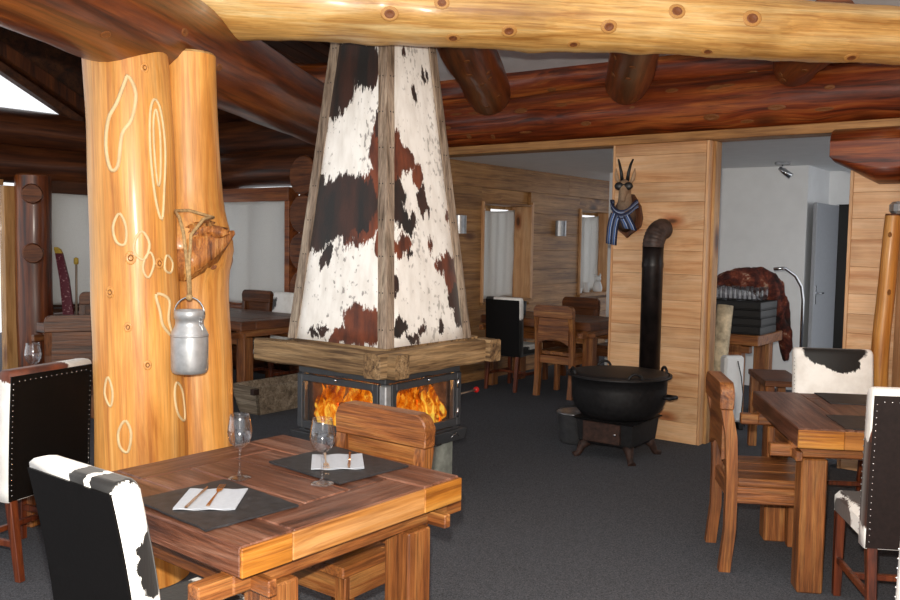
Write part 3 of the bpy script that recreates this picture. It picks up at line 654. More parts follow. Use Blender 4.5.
# mantel beams, lapped at corners
def rough(p0, p1, w, hh, seed, name='mantel_beam', par=fp, mat='old_wood_x'):
    p0, p1 = Vector(p0), Vector(p1); ln = (p1 - p0).length; seg = 16; b = B(); rings = []
    base = [(-.5, -.42), (-.42, -.5), (.42, -.5), (.5, -.42), (.5, .42), (.42, .5), (-.42, .5), (-.5, .42)]
    for i in range(seg + 1):
        x = ln * i / seg; rings.append([(x, yy * w + .008 * noise.noise((x * 4, yy * 2 + seed, zz * 2)), zz * hh + .011 * noise.noise((x * 4, yy * 2, zz * 2 + seed + 9))) for yy, zz in base])
    b.loft(rings, True, False)
    d = (p1 - p0).normalized(); y = UP.cross(d).normalized(); m = Matrix((d, y, d.cross(y))).transposed().to_4x4(); m.translation = p0
    return b.out(name, mat, par, m)
mz = .872
rough((h + .045, -h - .16, mz), (h + .045, .58, mz), .12, .135, 1); rough((h + .16, -h - .045, mz - .003), (-.63, -h - .045, mz - .003), .12, .13, 2)
rough((h + .14, .52, mz), (-.6, .52, mz), .12, .135, 3); rough((-h - .045, .6, mz), (-h - .045, -h - .1, mz), .12, .13, 4)
b = B(); b.box2((-h - .02, -h - .02, .93), (h + .02, .5, .955), .004); b.out('mantel_board', 'old_wood_x', fp)
b = B(); b.box2((-h + .02, -h + .02, .79), (h - .02, h - .02, .935), .0); b.out('collar', 'steel_dk', fp)
# hood
zb, zt = .955, 2.80; hb = .378
def hw(z): return hb - (z - zb) * (hb - .208) / (2.67 - zb)
LB = [((.25, .93), (.62, .09)), ((.12, .83), (.36, .06)), ((.62, .90), (.3, .06)), ((.05, .77), (.2, .04)), ((.12, .42), (.5, .10)), ((.42, .455), (.46, .105)), ((.10, .36), (.26, .05)), ((.93, .72), (.10, .05)), ((.30, .285), (.075, .035)), ((.34, .05), (.07, .02)), ((.24, .02), (.06, .015)), ((.06, .52), (.16, .05))]
LN = [((.62, .43), (.34, .10)), ((.92, .64), (.16, .10)), ((.80, .07), (.24, .075)), ((.55, .015), (.14, .035)), ((.96, .33), (.08, .05)), ((.97, .75), (.07, .04)), ((.8, .52), (.2, .04))]
RB = [((.33, .96), (.05, .022)), ((.72, .90), (.05, .018)), ((.8, .915), (.03, .015)), ((.50, .82), (.05, .03)), ((.08, .50), (.2, .045)), ((.52, .48), (.07, .05)), ((.56, .44), (.06, .02)), ((.16, .44), (.14, .03)), ((.3, .40), (.13, .03)), ((.08, .20), (.07, .04)), ((.15, .06), (.09, .03)), ((.3, .03), (.08, .02)), ((.42, .05), (.05, .02)), ((.66, .05), (.035, .022)), ((.93, .09), (.1, .05)), ((.88, .15), (.1, .04)), ((.30, .29), (.05, .02))]
RN = [((.12, .65), (.16, .05)), ((.32, .61), (.13, .04)), ((.48, .56), (.08, .035)), ((.05, .58), (.2, .06)), ((.20, .33), (.14, .03)), ((.88, .22), (.13, .06)), ((.80, .27), (.15, .03)), ((.9, .42), (.04, .02)), ((.6, .33), (.03, .02)), ((.95, .12), (.06, .08))]
def v2(bl): return [((u_, v_ * (2.67 - zb) / (zt - zb), 0), (a, c * (2.67 - zb) / (zt - zb), 1e3)) for (u_, v_), (a, c) in bl]
HL = hide('hood_hide_brown_black', v2(LB), v2(LN), True, .075, 8, .85, .008); HRr = hide('hood_hide_white', v2(RB), v2(RN), True, .065, 9, .6, .008)
for k in range(4):
    rot = Matrix.Rotation(math.pi / 2 * k, 4, 'Z')        # k=0: right face (+x); k=3: left face (-y)
    me = bpy.data.meshes.new('hide_panel'); vs = []; fs = []; uvs = []
    N_, Z_ = 6, 20
    for j in range(Z_ + 1):
        z = zb + (zt - zb) * j / Z_; w = hw(z)
        for i in range(N_ + 1): vs.append(rot @ Vector((w + .004 * noise.noise((i, j * .5, k)), -w + 2 * w * i / N_, z)))
    for j in range(Z_):
        for i in range(N_): a = j * (N_ + 1) + i; fs.append((a, a + 1, a + N_ + 2, a + N_ + 1))
    me.from_pydata(vs, [], fs); uvl = me.uv_layers.new(name='uv')
    for p in me.polygons:
        p.use_smooth = True
        for li in p.loop_indices:
            vi = me.loops[li].vertex_index; uvl.data[li].uv = ((vi % (N_ + 1)) / N_, (vi // (N_ + 1)) / Z_)
    me.materials.append(HL if k in (3, 1) else HRr)
    o = link('hide_panel', me, fp); md = o.modifiers.new('t', 'SOLIDIFY'); md.thickness = .01
def cornerboards(k):
    rot = Matrix.Rotation(math.pi / 2 * k, 4, 'Z'); rnd = random.Random(k)
    for side in (0, 1):
        b = B(); rings = []
        for j in range(13):
            z = zb + (zt - zb) * j / 12; w = hw(z); wd = .05 + .004 * noise.noise((j * .7, k, side)); t = .014
            if side: q = [(w + t, -w - t), (w + t, -w + wd), (w, -w + wd), (w, -w - t)]
            else: q = [(w, -w - t), (w, -w), (w - wd, -w), (w - wd, -w - t)]
            rings.append([rot @ Vector((x, y, z)) for x, y in q])
        b.loft(rings, True, False); o = b.out('corner_board', 'old_wood', fp)
        b2_ = B()
        for j in range(9):
            z = zb + .1 + .2 * j; w = hw(z)
            for dd in (.015, .038):
                q = (w + .0145, -w + dd, z) if side else (w - dd, -w - .0145, z); b2_.sphere(rot @ Vector(q), .004, 6, 4)
        b2_.out('nail_heads', 'iron', o)['kind'] = 'stuff'
for k in range(4): cornerboards(k)
b = B(); b.lathe([(.12, 2.78), (.12, 3.7)], 24); b.out('flue_pipe', 'iron', fp)
FM = Matrix.Translation(FC) @ Matrix.Rotation(FR, 4, 'Z')
# firewood and flames (inside the firebox)
for i, (p, q, r_) in enumerate((((-.2, -.05, .475), (.22, -.2, .475), .045), ((-.1, .2, .475), (.25, -.02, .475), .045), ((-.15, -.2, .53), (.2, .1, .55), .04), ((.1, -.28, .47), (.28, .2, .47), .035))):
    lg = Log('firewood_log', FM @ Vector(p), FM @ Vector(q), r_, r_ * .9, ['firebrick', 'ember'], 70 + i, 0, .12, 10, 12); tag(lg.o, 'charred firewood log burning behind the stove glass', 'firewood', 'burning logs in the stove')
fl = thing('fire', 'orange log fire burning behind the stove glass', 'fire', FM @ Vector((0, 0, .44)), FR); rf = random.Random(11)
for i in range(46):
    if i % 2: x, y = rf.uniform(-.27, .24), rf.uniform(-.28, -.12)
    else: x, y = rf.uniform(.12, .28), rf.uniform(-.26, .26)
    hgt = rf.uniform(.2, .29); w = rf.uniform(.03, .065); ph = rf.uniform(0, 6)
    b = B(); b.tube([(x + .045 * math.sin(ph + 5 * t) * t * 1.3, y + .03 * math.cos(ph + 6 * t) * t * 1.3, t * hgt) for t in (k / 9 for k in range(10))], [w * q * (1 + .3 * math.sin(ph + 9 * q)) for q in (.5, .85, 1, .95, .8, .62, .5, .35, .2, .02)], 10)
    b.out('flame', 'flame', fl)
lamp('fire_light', 'POINT', FM @ Vector((.0, -.1, .62)), 22, (1, .42, .1), .1)
# ================================================================== FURNITURE BUILDERS
def cow_chair(label, loc, face, hidem, H=.93, w=.45, leather='leather', group='cowhide chairs', tilt=.06, studs=True):
    t = thing('cowhide_chair', label, 'chair', loc, face_rz(face), group); hw_ = w / 2; zs = .36
    b = B(); bmesh_box = b.box2((-hw_ + .01, -.17, zs), (hw_ - .01, .24, .47), .022); b.out('seat', hidem, t)
    # backrest: loft of rounded sections, leaning back towards the top
    def sec(z, y0, th, ww):
        return [(-ww, y0, z), (ww, y0, z), (ww + .004, y0 + .014, z), (ww + .004, y0 + th - .015, z), (ww - .012, y0 + th, z), (-ww + .012, y0 + th, z), (-ww - .004, y0 + th - .015, z), (-ww - .004, y0 + .014, z)]
    ys = lambda z: -.22 - tilt * ((z - zs) / (H - zs)) ** 1.6
    rings = []
    for k in range(11):
        z = zs + (H - .03 - zs) * k / 10; rings.append(sec(z, ys(z), .085, hw_ - .003))
    yt = ys(H); rings += [sec(H - .012, yt + .004, .078, hw_ - .006), sec(H - .002, yt + .014, .058, hw_ - .012), sec(H, yt + .026, .034, hw_ - .02)]
    b = B(); b.loft(rings, True, True); b.out('backrest', hidem, t)
    b = B(); lr = []
    for k in range(11):
        z = zs + .004 + (H - .03 - zs) * k / 10; y = ys(z)
        lr.append([(-hw_ + .003, y - .006, z), (hw_ - .003, y - .006, z), (hw_ - .003, y + .02, z), (-hw_ + .003, y + .02, z)])
    b.loft(lr, True, False); b.out('rear_leather', leather, t)
    if studs:
        b = B()
        for s_ in (-1, 1):
            for k in range(22):
                z = zs + .03 + (H - .09 - zs) * k / 21; b.sphere((s_ * (hw_ - .014), ys(z) - .007, z), .0032, 6, 4)
                b.sphere((s_ * (hw_ + .001), ys(z) + .072, z), .003, 6, 4)
        for k in range(1, 15): b.sphere((-hw_ + .014 + (w - .028) * k / 15, ys(H - .05) - .007, H - .05), .0032, 6, 4)
        b.out('studs', 'stud', t)['kind'] = 'stuff'
    for sx in (-1, 1):
        for yy, top in ((-.2, zs + .03), (.2, zs + .02)):
            b = B(); x = sx * (hw_ - .03); yo = -.05 if yy < 0 else .0
            b.hexa([(x - .016, yy + yo - .016, 0), (x + .016, yy + yo - .016, 0), (x + .016, yy + yo + .016, 0), (x - .016, yy + yo + .016, 0), (x - .02, yy - .02, top), (x + .02, yy - .02, top), (x + .02, yy + .02, top), (x - .02, yy + .02, top)], .003); b.out('leg', 'leg', t)
        b = B(); b.box2((sx * (hw_ - .03) - .01, -.215, .15), (sx * (hw_ - .03) + .01, .19, .18), .003); b.out('stretcher', 'leg', t)
    b = B(); b.box2((-hw_ + .035, -.012, .155), (hw_ - .035, .012, .18), .003); b.out('stretcher', 'leg', t)
    return t
def wood_chair(label, loc, face, H=.90, w=.46, dk=False, group='wooden chairs'):
    mz_, mx_, my_ = ('oak_dk', 'oak_dk_x', 'oak_dk_y') if dk else ('oak', 'oak_x', 'oak_y')
    t = thing('wooden_chair', label, 'chair', loc, face_rz(face), group); hw_ = w / 2; p = .052
    for sx in (-1, 1):
        x = sx * (hw_ - p / 2); b = B()
        b.loft([[(x + a * p / 2, y + c * p / 2, z) for a, c in ((-1, -1), (1, -1), (1, 1), (-1, 1))] for z, y in ((0, -.21), (.2, -.19), (.45, -.19), (.65, -.20), (H - .125, -.225))], True, False); b.out('leg', mz_, t)
        b = B(); b.box2((x - .025, .17, 0), (x + .025, .22, .415), .004); b.out('leg', mz_, t)
        b = B(); b.box2((sx * (hw_ - .012) - .012, -.17, .335), (sx * (hw_ - .012) + .012, .2, .415), .004); b.out('seat_rail', my_, t)
    b = B(); b.box2((-hw_ + .02, .195, .335), (hw_ - .02, .219, .415), .004); b.out('seat_rail', mx_, t)
    b = B(); b.box2((-hw_ + .02, -.2, .335), (hw_ - .02, -.18, .415), .004); b.out('seat_rail', mx_, t)
    for k in range(3):
        ww = (w + .01) / 3; b = B(); b.box2((-hw_ - .005 + ww * k + .001, -.165, .417), (-hw_ - .005 + ww * (k + 1) - .001, .235, .455), .005); b.out('seat_board', my_, t)
    # crest with rounded top corners, panel with an arched lower edge
    r = .05; z0, z1 = H - .125, H
    poly = [(-hw_, z0), (hw_, z0)] + [(hw_ - r + r * math.cos(a), z1 - r + r * math.sin(a)) for a in (math.pi / 2 * k / 5 for k in range(6))] + [(-hw_ + r - r * math.sin(a), z1 - r + r * math.cos(a)) for a in (math.pi / 2 * k / 5 for k in range(6))]
    b = B(); b.prism(poly, 'y', -.257, -.193, .006); b.out('crest_board', mx_, t)
    xi = hw_ - p + .004; zl = .53
    poly = [(-xi, zl)] + [(-xi + 2 * xi * k / 10, zl + .055 * math.sin(math.pi * k / 10)) for k in range(1, 10)] + [(xi, zl), (xi, z0), (-xi, z0)]
    b = B(); b.prism(poly, 'y', -.236, -.216); b.out('back_panel', mx_, t)
    return t
def table(label, loc, rz, wx, wy, Ht=.76, n=5, legin=(.09, .16), top='table', endm='table_end', group='rustic tables', splay=.0):
    """planks along x, end boards along y at +-x; bearers along y"""
    t = thing('dining_table', label, 'table', loc, rz, group); th = .085; z0 = Ht - th; eb = .16
    pw = wy / n; rn = random.Random(int(wx * 100))
    for k in range(n):
        b = B(); y = -wy / 2 + pw * k; dz = rn.uniform(-.0015, .0015)
        edge = k in (0, n - 1)
        b.box2((-wx / 2 + (0 if edge else eb), y + .0008, z0), (wx / 2 - (0 if edge else eb), y + pw - .0008, Ht + dz), .005); b.out('top_plank', top, t)
    for sx in (-1, 1):
        b = B(); xa, xb = sx * (wx / 2 - eb + .001), sx * (wx / 2)
        b.box2((min(xa, xb), -wy / 2 + pw + .001, z0), (max(xa, xb), wy / 2 - pw - .001, Ht - .001), .005)
        b.out('end_plank', 'table_y' if top == 'table' else 'oak_dk_y', t)
        for ya, yb, mt in ((-wy / 2, -wy / 2 + .17, endm), (-wy / 2 + .171, wy / 2 - .191, 'table_swirl' if endm == 'table_end' else endm), (wy / 2 - .19, wy / 2, endm)):   # end-grain strips let into the edge
            b = B(); b.box2((sx * (wx / 2 - .001), ya, z0 + .002), (sx * (wx / 2 + .011), yb, Ht - .004), .003); b.out('edge_strip', mt, t)
    for sx in (-1, 1):
        x = sx * (wx / 2 - legin[0])
        b = B(); b.box2((x - .03, -wy / 2 + .02, z0 - .065), (x + .03, wy / 2 - .0, z0 - .002), .005); br_ = b.out('bearer', 'oak_y', t)
        for sy in (-1, 1):
            y = sy * (wy / 2 - legin[1]); b = B(); a = .055
            b.hexa([(x - a + sx * splay, y - a, 0), (x + a + sx * splay, y - a, 0), (x + a + sx * splay, y + a, 0), (x - a + sx * splay, y + a, 0), (x - a, y - a, z0 - .066), (x + a, y - a, z0 - .066), (x + a, y + a, z0 - .066), (x - a, y + a, z0 - .066)], .006); b.out('leg', 'oak', t)
            b = B(); b.box((x, sy * (wy / 2 + .02), z0 - .04), (.05, .13, .055), None, .004); b.out('tenon', 'oak_y', t)
            b = B(); b.box((x + .045 * sx, y + sy * .08, z0 - .045), (.12, .03, .045), None, .004); b.out('wedge', 'oak_x', t)
    for sy in (-1, 1):
        b = B(); b.box2((-wx / 2 + legin[0], sy * (wy / 2 - legin[1]) - .02, z0 - .14), (wx / 2 - legin[0], sy * (wy / 2 - legin[1]) + .02, z0 - .068), .004); b.out('rail', 'oak_x', t)
    return t
# hide variants (object coordinates of the seat and backrest: x across, y depth, z up)
def hb_(*bl): return [(c, r) for c, r in bl]
HIDE = {
 'near': hide('hide_near', hb_(((-.235, -.26, .93), (.04, .2, .06)), ((.04, -.24, .95), (.035, .3, .05)), ((.15, -.24, .95), (.05, .3, .05)), ((.2, -.185, .74), (.06, .04, .11)), ((.2, -.25, .55), (.06, .06, .06)), ((-.02, .1, .47), (.2, .12, .1))), (), False, .035, 9),
 'a': hide('hide_a', hb_(((.0, -.16, .93), (.19, .16, .10)), ((-.04, -.14, .85), (.11, .12, .06)), ((-.2, .1, .45), (.12, .2, .1))), (), False, .03, 9),
 'b': hide('hide_b', hb_(((-.2, .1, .4), (.07, .12, .06)), ((-.02, .1, .48), (.19, .25, .035)), ((-.23, -.25, .62), (.03, .2, .2))), hb_(((.0, -.28, .93), (.2, .1, .05)), ((-.22, -.26, .72), (.03, .05, .14))), False, .02, 9),
 'c': hide('hide_c', (), hb_(((-.1, -.25, .93), (.19, .2, .05))), False, .02, 9),
 'd': hide('hide_d', hb_(((.23, -.2, .55), (.05, .3, .22)), ((-.2, -.2, .55), (.15, .2, .5)), ((0, .0, .38), (.4, .5, .05))), (), False, .02, 9),
 'e': hide('hide_e', (), (), False, .03, 9, auto=4.3, ntop=.6),
}
# ================================================================== NEAR TABLE
NT_R = R(-39.); TC = Vector((-.598, 2.81, 0))
# local x of the table = towards -V side (front-right edge is +x), local y = U
table('square weathered oak dining table set for two with slate mats', TC, NT_R, .91, .91, .755, 5, (.08, .17))
def slate(loc, rz, w, d, label, seed):
    rnd = random.Random(seed); b = B(); pts = []
    for (xa, ya, xb, yb) in ((-1, -1, 1, -1), (1, -1, 1, 1), (1, 1, -1, 1), (-1, 1, -1, -1)):
        for k in range(9): f = k / 9; pts.append(((xa + (xb - xa) * f) * w / 2 + rnd.uniform(-.0025, .0025), (ya + (yb - ya) * f) * d / 2 + rnd.uniform(-.0025, .0025)))
    b.prism(pts, 'z', 0, .006); o = b.out('slate_mat', 'slate', None, Matrix.Translation(loc) @ Matrix.Rotation(rz, 4, 'Z')); return tag(o, label, 'place mat', 'slate place mats')
zt_ = .7565
slate((-.685, 2.52, zt_ + .001), R(-42), .385, .31, 'black slate mat with napkin and cutlery in front of the near cowhide chair', 1)
slate((-.385, 2.985, zt_ + .001), R(-42), .385, .31, 'black slate mat with napkin and cutlery in front of the oak chair by the stove', 2)
def napkin(loc, rz, w, d, label):
    b = B(); nx = 12
    for lay in range(2):
        off = .002 * lay; rings = []
        for i in range(nx + 1):
            x = -w / 2 + w * i / nx; z = .0012 + off + .0015 * math.sin(i * 1.1 + lay); rings.append([(x, -d / 2 + .003 * lay, z), (x, d / 2 - .003 * lay, z), (x, d / 2 - .003 * lay, z + .001), (x, -d / 2 + .003 * lay, z + .001)])
        b.loft(rings, True, False)
    return tag(b.out('napkin', 'napkin', None, Matrix.Translation(loc) @ Matrix.Rotation(rz, 4, 'Z')), label, 'napkin', 'paper napkins')
zn = zt_ + .0075
napkin((-.703, 2.54, zn), R(3), .178, .205, 'pale grey napkin under the knife and fork by the near cowhide chair')
napkin((-.387, 2.997, zn), R(8), .18, .20, 'pale grey napkin under the knife and fork by the oak chair')
def knife(loc, rz, label):
    t = thing('table_knife', label, 'knife', loc, rz, 'table knives'); t.scale = (.75, 1, 1)
    b = B(); b.prism([(-.006, -.105), (.006, -.105), (.005, -.02), (.004, .0), (-.005, .0)], 'z', 0, .005, .001); b.out('handle', 'cutlery', t)
    b = B(); b.prism([(-.005, 0), (.004, 0), (.006, .03), (.0085, .07), (.005, .1), (-.003, .108), (-.006, .06)], 'z', .0015, .0032); b.out('blade', 'cutlery', t)
def fork(loc, rz, label):
    t = thing('table_fork', label, 'fork', loc, rz, 'table forks'); t.scale = (.8, 1, 1)
    b = B(); b.prism([(-.007, -.105), (.007, -.105), (.003, -.01), (.003, .03), (-.003, .03), (-.003, -.01)], 'z', 0, .004, .001); b.out('handle', 'cutlery', t)
    b = B(); b.prism([(-.003, .028), (.003, .028), (.011, .048), (.012, .062), (-.012, .062), (-.011, .048)], 'z', .001, .004)
    for k in range(4): x = -.0105 + .007 * k; b.box2((x - .0017, .061, .002), (x + .0017, .105, .0048), .0005)
    b.out('tines', 'cutlery', t)
zk = zn + .0065
knife((-.747, 2.54, zk), R(-1), 'copper-toned knife lying on the napkin by the near cowhide chair'); fork((-.697, 2.56, zk), R(3), 'copper-toned fork lying on the napkin by the near cowhide chair')
knife((-.345, 3.0, zk), R(186), 'copper-toned knife lying on the napkin by the oak chair'); fork((-.427, 2.985, zk), R(190), 'copper-toned fork lying on the napkin by the oak chair')
def wineglass(loc, label, s=1.):
    b = B(); o_ = [(.036, 0), (.0365, .0015), (.03, .0035), (.012, .007), (.006, .013), (.0042, .03), (.004, .085), (.0055, .097), (.016, .103), (.03, .115), (.038, .135), (.0395, .152), (.037, .172), (.0325, .196), (.0305, .208)]
    i_ = [(.0293, .208), (.0315, .194), (.036, .171), (.0384, .152), (.0368, .136), (.029, .1165), (.015, .106), (.001, .1035)]
    b.lathe([(r_ * s, z * s) for r_, z in o_ + i_], 32)
    return tag(b.out('wine_glass', 'glass', None, Matrix.Translation(loc)), label, 'wine glass', 'wine glasses')
wineglass((-.683, 2.80, zt_ + .001), 'empty clear wine glass on bare wood beyond the near slate mat', 1.02)
wineglass((-.401, 2.728, zt_ + .0075), 'empty clear wine glass at the edge of the slate mat by the oak chair', 1.02)
cow_chair('cowhide chair with black back and striped white top at the square near table', Vector((-.785, 2.405, 0)), U, HIDE['near'], H=.95, tilt=.085, w=.40, studs=False)
wood_chair('golden oak chair with rounded crest between the square table and the stove', Vector((-.385, 3.13, 0)), -U)
# ================================================================== LEFT TABLE
FL_ = Vector((-.93, .38, 0)).normalized()
cow_chair('black-backed cowhide chair with studded edge beside the amber posts', Vector((-1.82, 3.95, 0)) + FL_ * .25, FL_, HIDE['c'], H=.95, w=.47, tilt=.03)
table('rustic oak table in front of the studded cowhide chair by the amber posts', Vector((-2.62, 4.31, 0)), face_rz(FL_), .9, .9, .76)
wineglass((-2.19, 4.52, zt_ + .001), 'empty clear wine glass behind the studded cowhide chair back', 1.05)
# ================================================================== RIGHT TABLE
EP = Vector((E1.y, -E1.x, 0))
RTC = Vector((1.513, 3.693, 0)) + EP * .6 + E1 * .48
table('wide rustic oak table with slate mats beside the white room passage', RTC, R(-8) + math.pi / 2, .96, 1.2, .76, 5, (.14, .10))
slate(Vector((2.17, 4.42, zt_ + .001)), R(-8), .46, .31, 'black slate mat in front of the white-backed cowhide chair', 3)
slate(Vector((1.97, 3.82, zt_ + .001)), R(-8), .46, .31, 'black slate mat in front of the studded brown leather chair', 4)
wood_chair('golden-brown oak chair with plank seat at the wide table facing right', Vector((1.56, 4.20, 0)), EP)
cow_chair('white-fronted cowhide chair with black patch at the far side of the wide table', Vector((2.29, 4.98, 0)), -E1, HIDE['a'], H=.93, group='cowhide chairs')
cow_chair('cowhide chair with studded dark brown leather back tucked under the wide table', Vector((1.9, 3.53, 0)), E1, HIDE['b'], H=1.0, leather='leather_brown', tilt=.02, w=.44)
cow_chair('white-edged cowhide chair standing alone in front of the studded brown leather chair', Vector((1.27, 2.05, 0)), E1, HIDE['e'], H=.93, tilt=.03)
# ================================================================== STOVE WITH CAULDRON
SV = Vector((1.24, 6.25, 0))
st = thing('cauldron_stove', 'small rusty cast-iron stove on splayed feet carrying the big cauldron', 'stove', SV, -A0)
b = B(); b.loft([[(x * w, y * w, z) for x, y in ((-1, -1), (1, -1), (1, 1), (-1, 1))] for z, w in ((.10, .19), (.12, .205), (.27, .22), (.29, .245))], True, False); b.out('fire_box', 'iron', st)
b = B(); b.box2((-.16, -.238, .125), (.13, -.20, .27), .006); dr = b.out('stove_door', 'rust', st)
b = B(); b.sphere((.10, -.244, .2), .012, 8, 6); b.out('door_knob', 'chrome', dr)
for sx in (-1, 1):
    for sy in (-1, 1):
        b = B(); b.tube([(sx * .16, sy * .16, .12), (sx * .19, sy * .19, .07), (sx * .205, sy * .205, .02), (sx * .23, sy * .23, 0)], [.045, .03, .022, .03], 10); b.out('foot', 'rust', st)
cz = .288
ca = thing('cauldron', 'big black cast-iron cauldron with ring handles and dark lid on the small stove', 'cauldron', SV + UP * cz, -A0)
b = B(); b.lathe([(.22, 0), (.27, .02), (.315, .07), (.338, .14), (.343, .22), (.345, .295), (.375, .30), (.378, .315), (.36, .318), (.355, .30), (.30, .30), (.001, .30)], 44); b.out('bowl', 'iron', ca)
b = B(); b.lathe([(.352, .302), (.35, .320), (.30, .328), (.001, .334)], 44); b.out('lid', 'iron', ca)
for k in range(4):
    a = math.pi / 4 + math.pi / 2 * k; d = Vector((math.cos(a), math.sin(a), 0)); tn = Vector((-d.y, d.x, 0))
    b = B(); b.tube([d * .345 + tn * (.05 * math.cos(q)) + UP * (.312 + .045 * math.sin(q)) for q in (math.pi * j / 10 for j in range(11))], .010, 8); b.out('ring_handle', 'iron', ca)
b = B(); b.tube([Vector((.33, .02, .17)), Vector((.39, .02, .17)), Vector((.40, .10, .17)), Vector((.33, .10, .17))], .014, 8); b.out('lug', 'iron', ca)
pi_ = thing('stove_pipe', 'brown-black stovepipe with ribbed elbow running up the plank wall', 'stovepipe', (1.54, 6.60, 0))
b = B(); b.lathe([(.079, .36), (.079, 1.36), (.082, 1.37), (.082, 1.40), (.079, 1.41), (.079, 1.53)], 26); b.out('pipe', 'pipe', pi_)
b = B(); pts, rd = [], []
for k in range(28):
    a = R(78) * k / 27; d = Vector((.75, .66, 0)).normalized(); pts.append(Vector((0, 0, 1.52)) + d * (.13 * (1 - math.cos(a))) + UP * (.14 * math.sin(a))); rd.append(.079 + (.004 if k % 3 == 0 else 0))
pts.append(pts[-1] + Vector((.75, .66, .1)) * .03); rd.append(.079)
b.tube(pts, rd, 26); M['elbow'] = plain('worn_brown_elbow', '#4a3a34', .55, .2, .3, 16, .1); b.out('elbow', 'elbow', pi_)
b = B(); b.box((-.02, .05, .33), (.2, .3, .06), Matrix.Rotation(-A0, 3, 'Z'), .01); b.out('pipe_foot', 'iron', pi_)
bk = thing('small_bucket', 'small dull metal bucket standing behind the stove', 'bucket', (.985, 6.62, 0))
b = B(); b.lathe([(.10, 0), (.12, .02), (.145, .23), (.15, .235), (.15, .245), (.138, .245), (.13, .22), (.001, .2)], 24); b.out('body', 'brushed', bk)
b = B(); b.tube([(math.cos(a) * .148, .02, .235 + math.sin(a) * .05) for a in (math.pi * k / 10 for k in range(11))], .004, 6); b.out('bail', 'iron', bk)
# ================================================================== MOUNTED HEAD on the partition (wall local x = V (viewer's left), y = outwards)
HM = Matrix.Translation(L(.62, 0, 0)) @ Matrix.Rotation(RW, 4, 'Z')
tr = thing('mounted_chamois_head', 'mounted chamois head with dark horns on a wooden shield', 'trophy', HM @ Vector((0, .0, 1.745)), RW)
fur = NT('tawny_fur'); co, oi = fur.objco(); zz = fur.add('ShaderNodeSeparateXYZ', {0: fur.add('ShaderNodeTexCoord').outputs['Object']}).outputs[2]
fur.bsdf(Base_Color=fur.mix(.3, fur.ramp(zz, [(.0, '#5a463a'), (.12, '#8a735e'), (.3, '#b89a7c')]), fur.ramp(fur.noise(co, 60, 4), [(.3, '#5a4a3c'), (.7, '#ffffff')]), 'MULTIPLY'), Roughness=.8); fur.bump(fur.noise(co, 120, 3), .5, .004)
M['fur'] = fur.m
b = B(); b.prism([(0, -.16), (-.06, -.10), (-.115, -.07), (-.13, .0), (-.11, .10), (-.07, .14), (-.05, .19), (.05, .19), (.07, .14), (.11, .10), (.13, 0), (.115, -.07), (.06, -.10)], 'y', .004, .034, .006); b.out('shield', 'oak_dk', tr)
hx = .02
def ell(c, rx, rz, tilt, n=18):
    """ring around a path that points forward/down; tilt = pitch of the ring's plane"""
    c = Vector(c); ax = Vector((1, 0, 0)); ay = Vector((0, -math.sin(tilt), math.cos(tilt)))
    return [c + ax * rx * math.cos(2 * math.pi * j / n) + ay * rz * math.sin(2 * math.pi * j / n) for j in range(n)]
rings = [ell((hx, .03, .0), .085, .115, 0), ell((hx, .08, .03), .08, .10, .35), ell((hx, .125, .09), .062, .074, .7), ell((hx, .155, .155), .05, .06, .75), ell((hx, .17, .215), .048, .062, .35), ell((hx, .20, .24), .05, .058, -.15), ell((hx, .235, .228), .044, .048, -.45), ell((hx, .27, .195), .032, .037, -.7), ell((hx, .30, .158), .025, .029, -.8), ell((hx, .32, .13), .021, .024, -.8), ell((hx, .33, .117), .013, .013, -.8)]
b = B(); b.loft(rings); b.out('head', 'fur', tr)
b = B(); b.sphere((hx, .326, .128), (.015, .012, .011), 10, 6); b.out('nose', 'black_plastic', tr)
for s_ in (-1, 1):
    b = B(); b.tube([(hx + s_ * .02, .20, .285), (hx + s_ * .028, .205, .35), (hx + s_ * .042, .20, .41), (hx + s_ * .055, .175, .45), (hx + s_ * .06, .15, .455)], [.015, .012, .010, .007, .002], 10); b.out('horn', 'black_plastic', tr)
    b = B(); b.tube([(hx + s_ * .04, .175, .265), (hx + s_ * .06, .175, .30), (hx + s_ * .07, .175, .34), (hx + s_ * .072, .17, .385)], [.016, .027, .022, .003], 10, True, .6); b.out('ear', 'fur', tr)
HT = R(20)
sg = thing('sunglasses', 'black sunglasses worn by the mounted chamois head', 'sunglasses', HM @ (Matrix.Rotation(HT, 4, 'Z') @ Vector((hx, .292, 1.985))), RW + HT)
for o in tr.children:
    if o.name.split('.')[0] != 'shield': o.matrix_local = Matrix.Rotation(HT, 4, 'Z')
for s_ in (-1, 1):
    b = B(); b.sphere((s_ * .036, -.022, 0), (.035, .016, .031), 14, 8); b.out('lens', 'black_plastic', sg)
    b = B(); b.tube([(s_ * .066, -.025, .008), (s_ * .062, -.11, .0)], .003, 6); b.out('temple', 'black_plastic', sg)
b = B(); b.tube([(-.012, -.012, .010), (.012, -.012, .010)], .005, 6); b.out('bridge', 'black_plastic', sg)
sm = NT('striped_scarf_wool'); uvn = sm.add('ShaderNodeTexCoord').outputs['UV']; ux = sm.add('ShaderNodeSeparateXYZ', {0: uvn}).outputs[0]
sm.bsdf(Base_Color=sm.ramp(sm.math('FRACT', sm.math('MULTIPLY', ux, 2.0)), [(.0, '#1b2240'), (.24, '#1b2240'), (.25, '#b9c4d8'), (.36, '#b9c4d8'), (.37, '#3f66a8'), (.6, '#3f66a8'), (.61, '#6a6f7e'), (.8, '#232c4c')], 'CONSTANT'), Roughness=.9); sm.bump(sm.noise(uvn, 60), .3)
M['scarf'] = sm.m
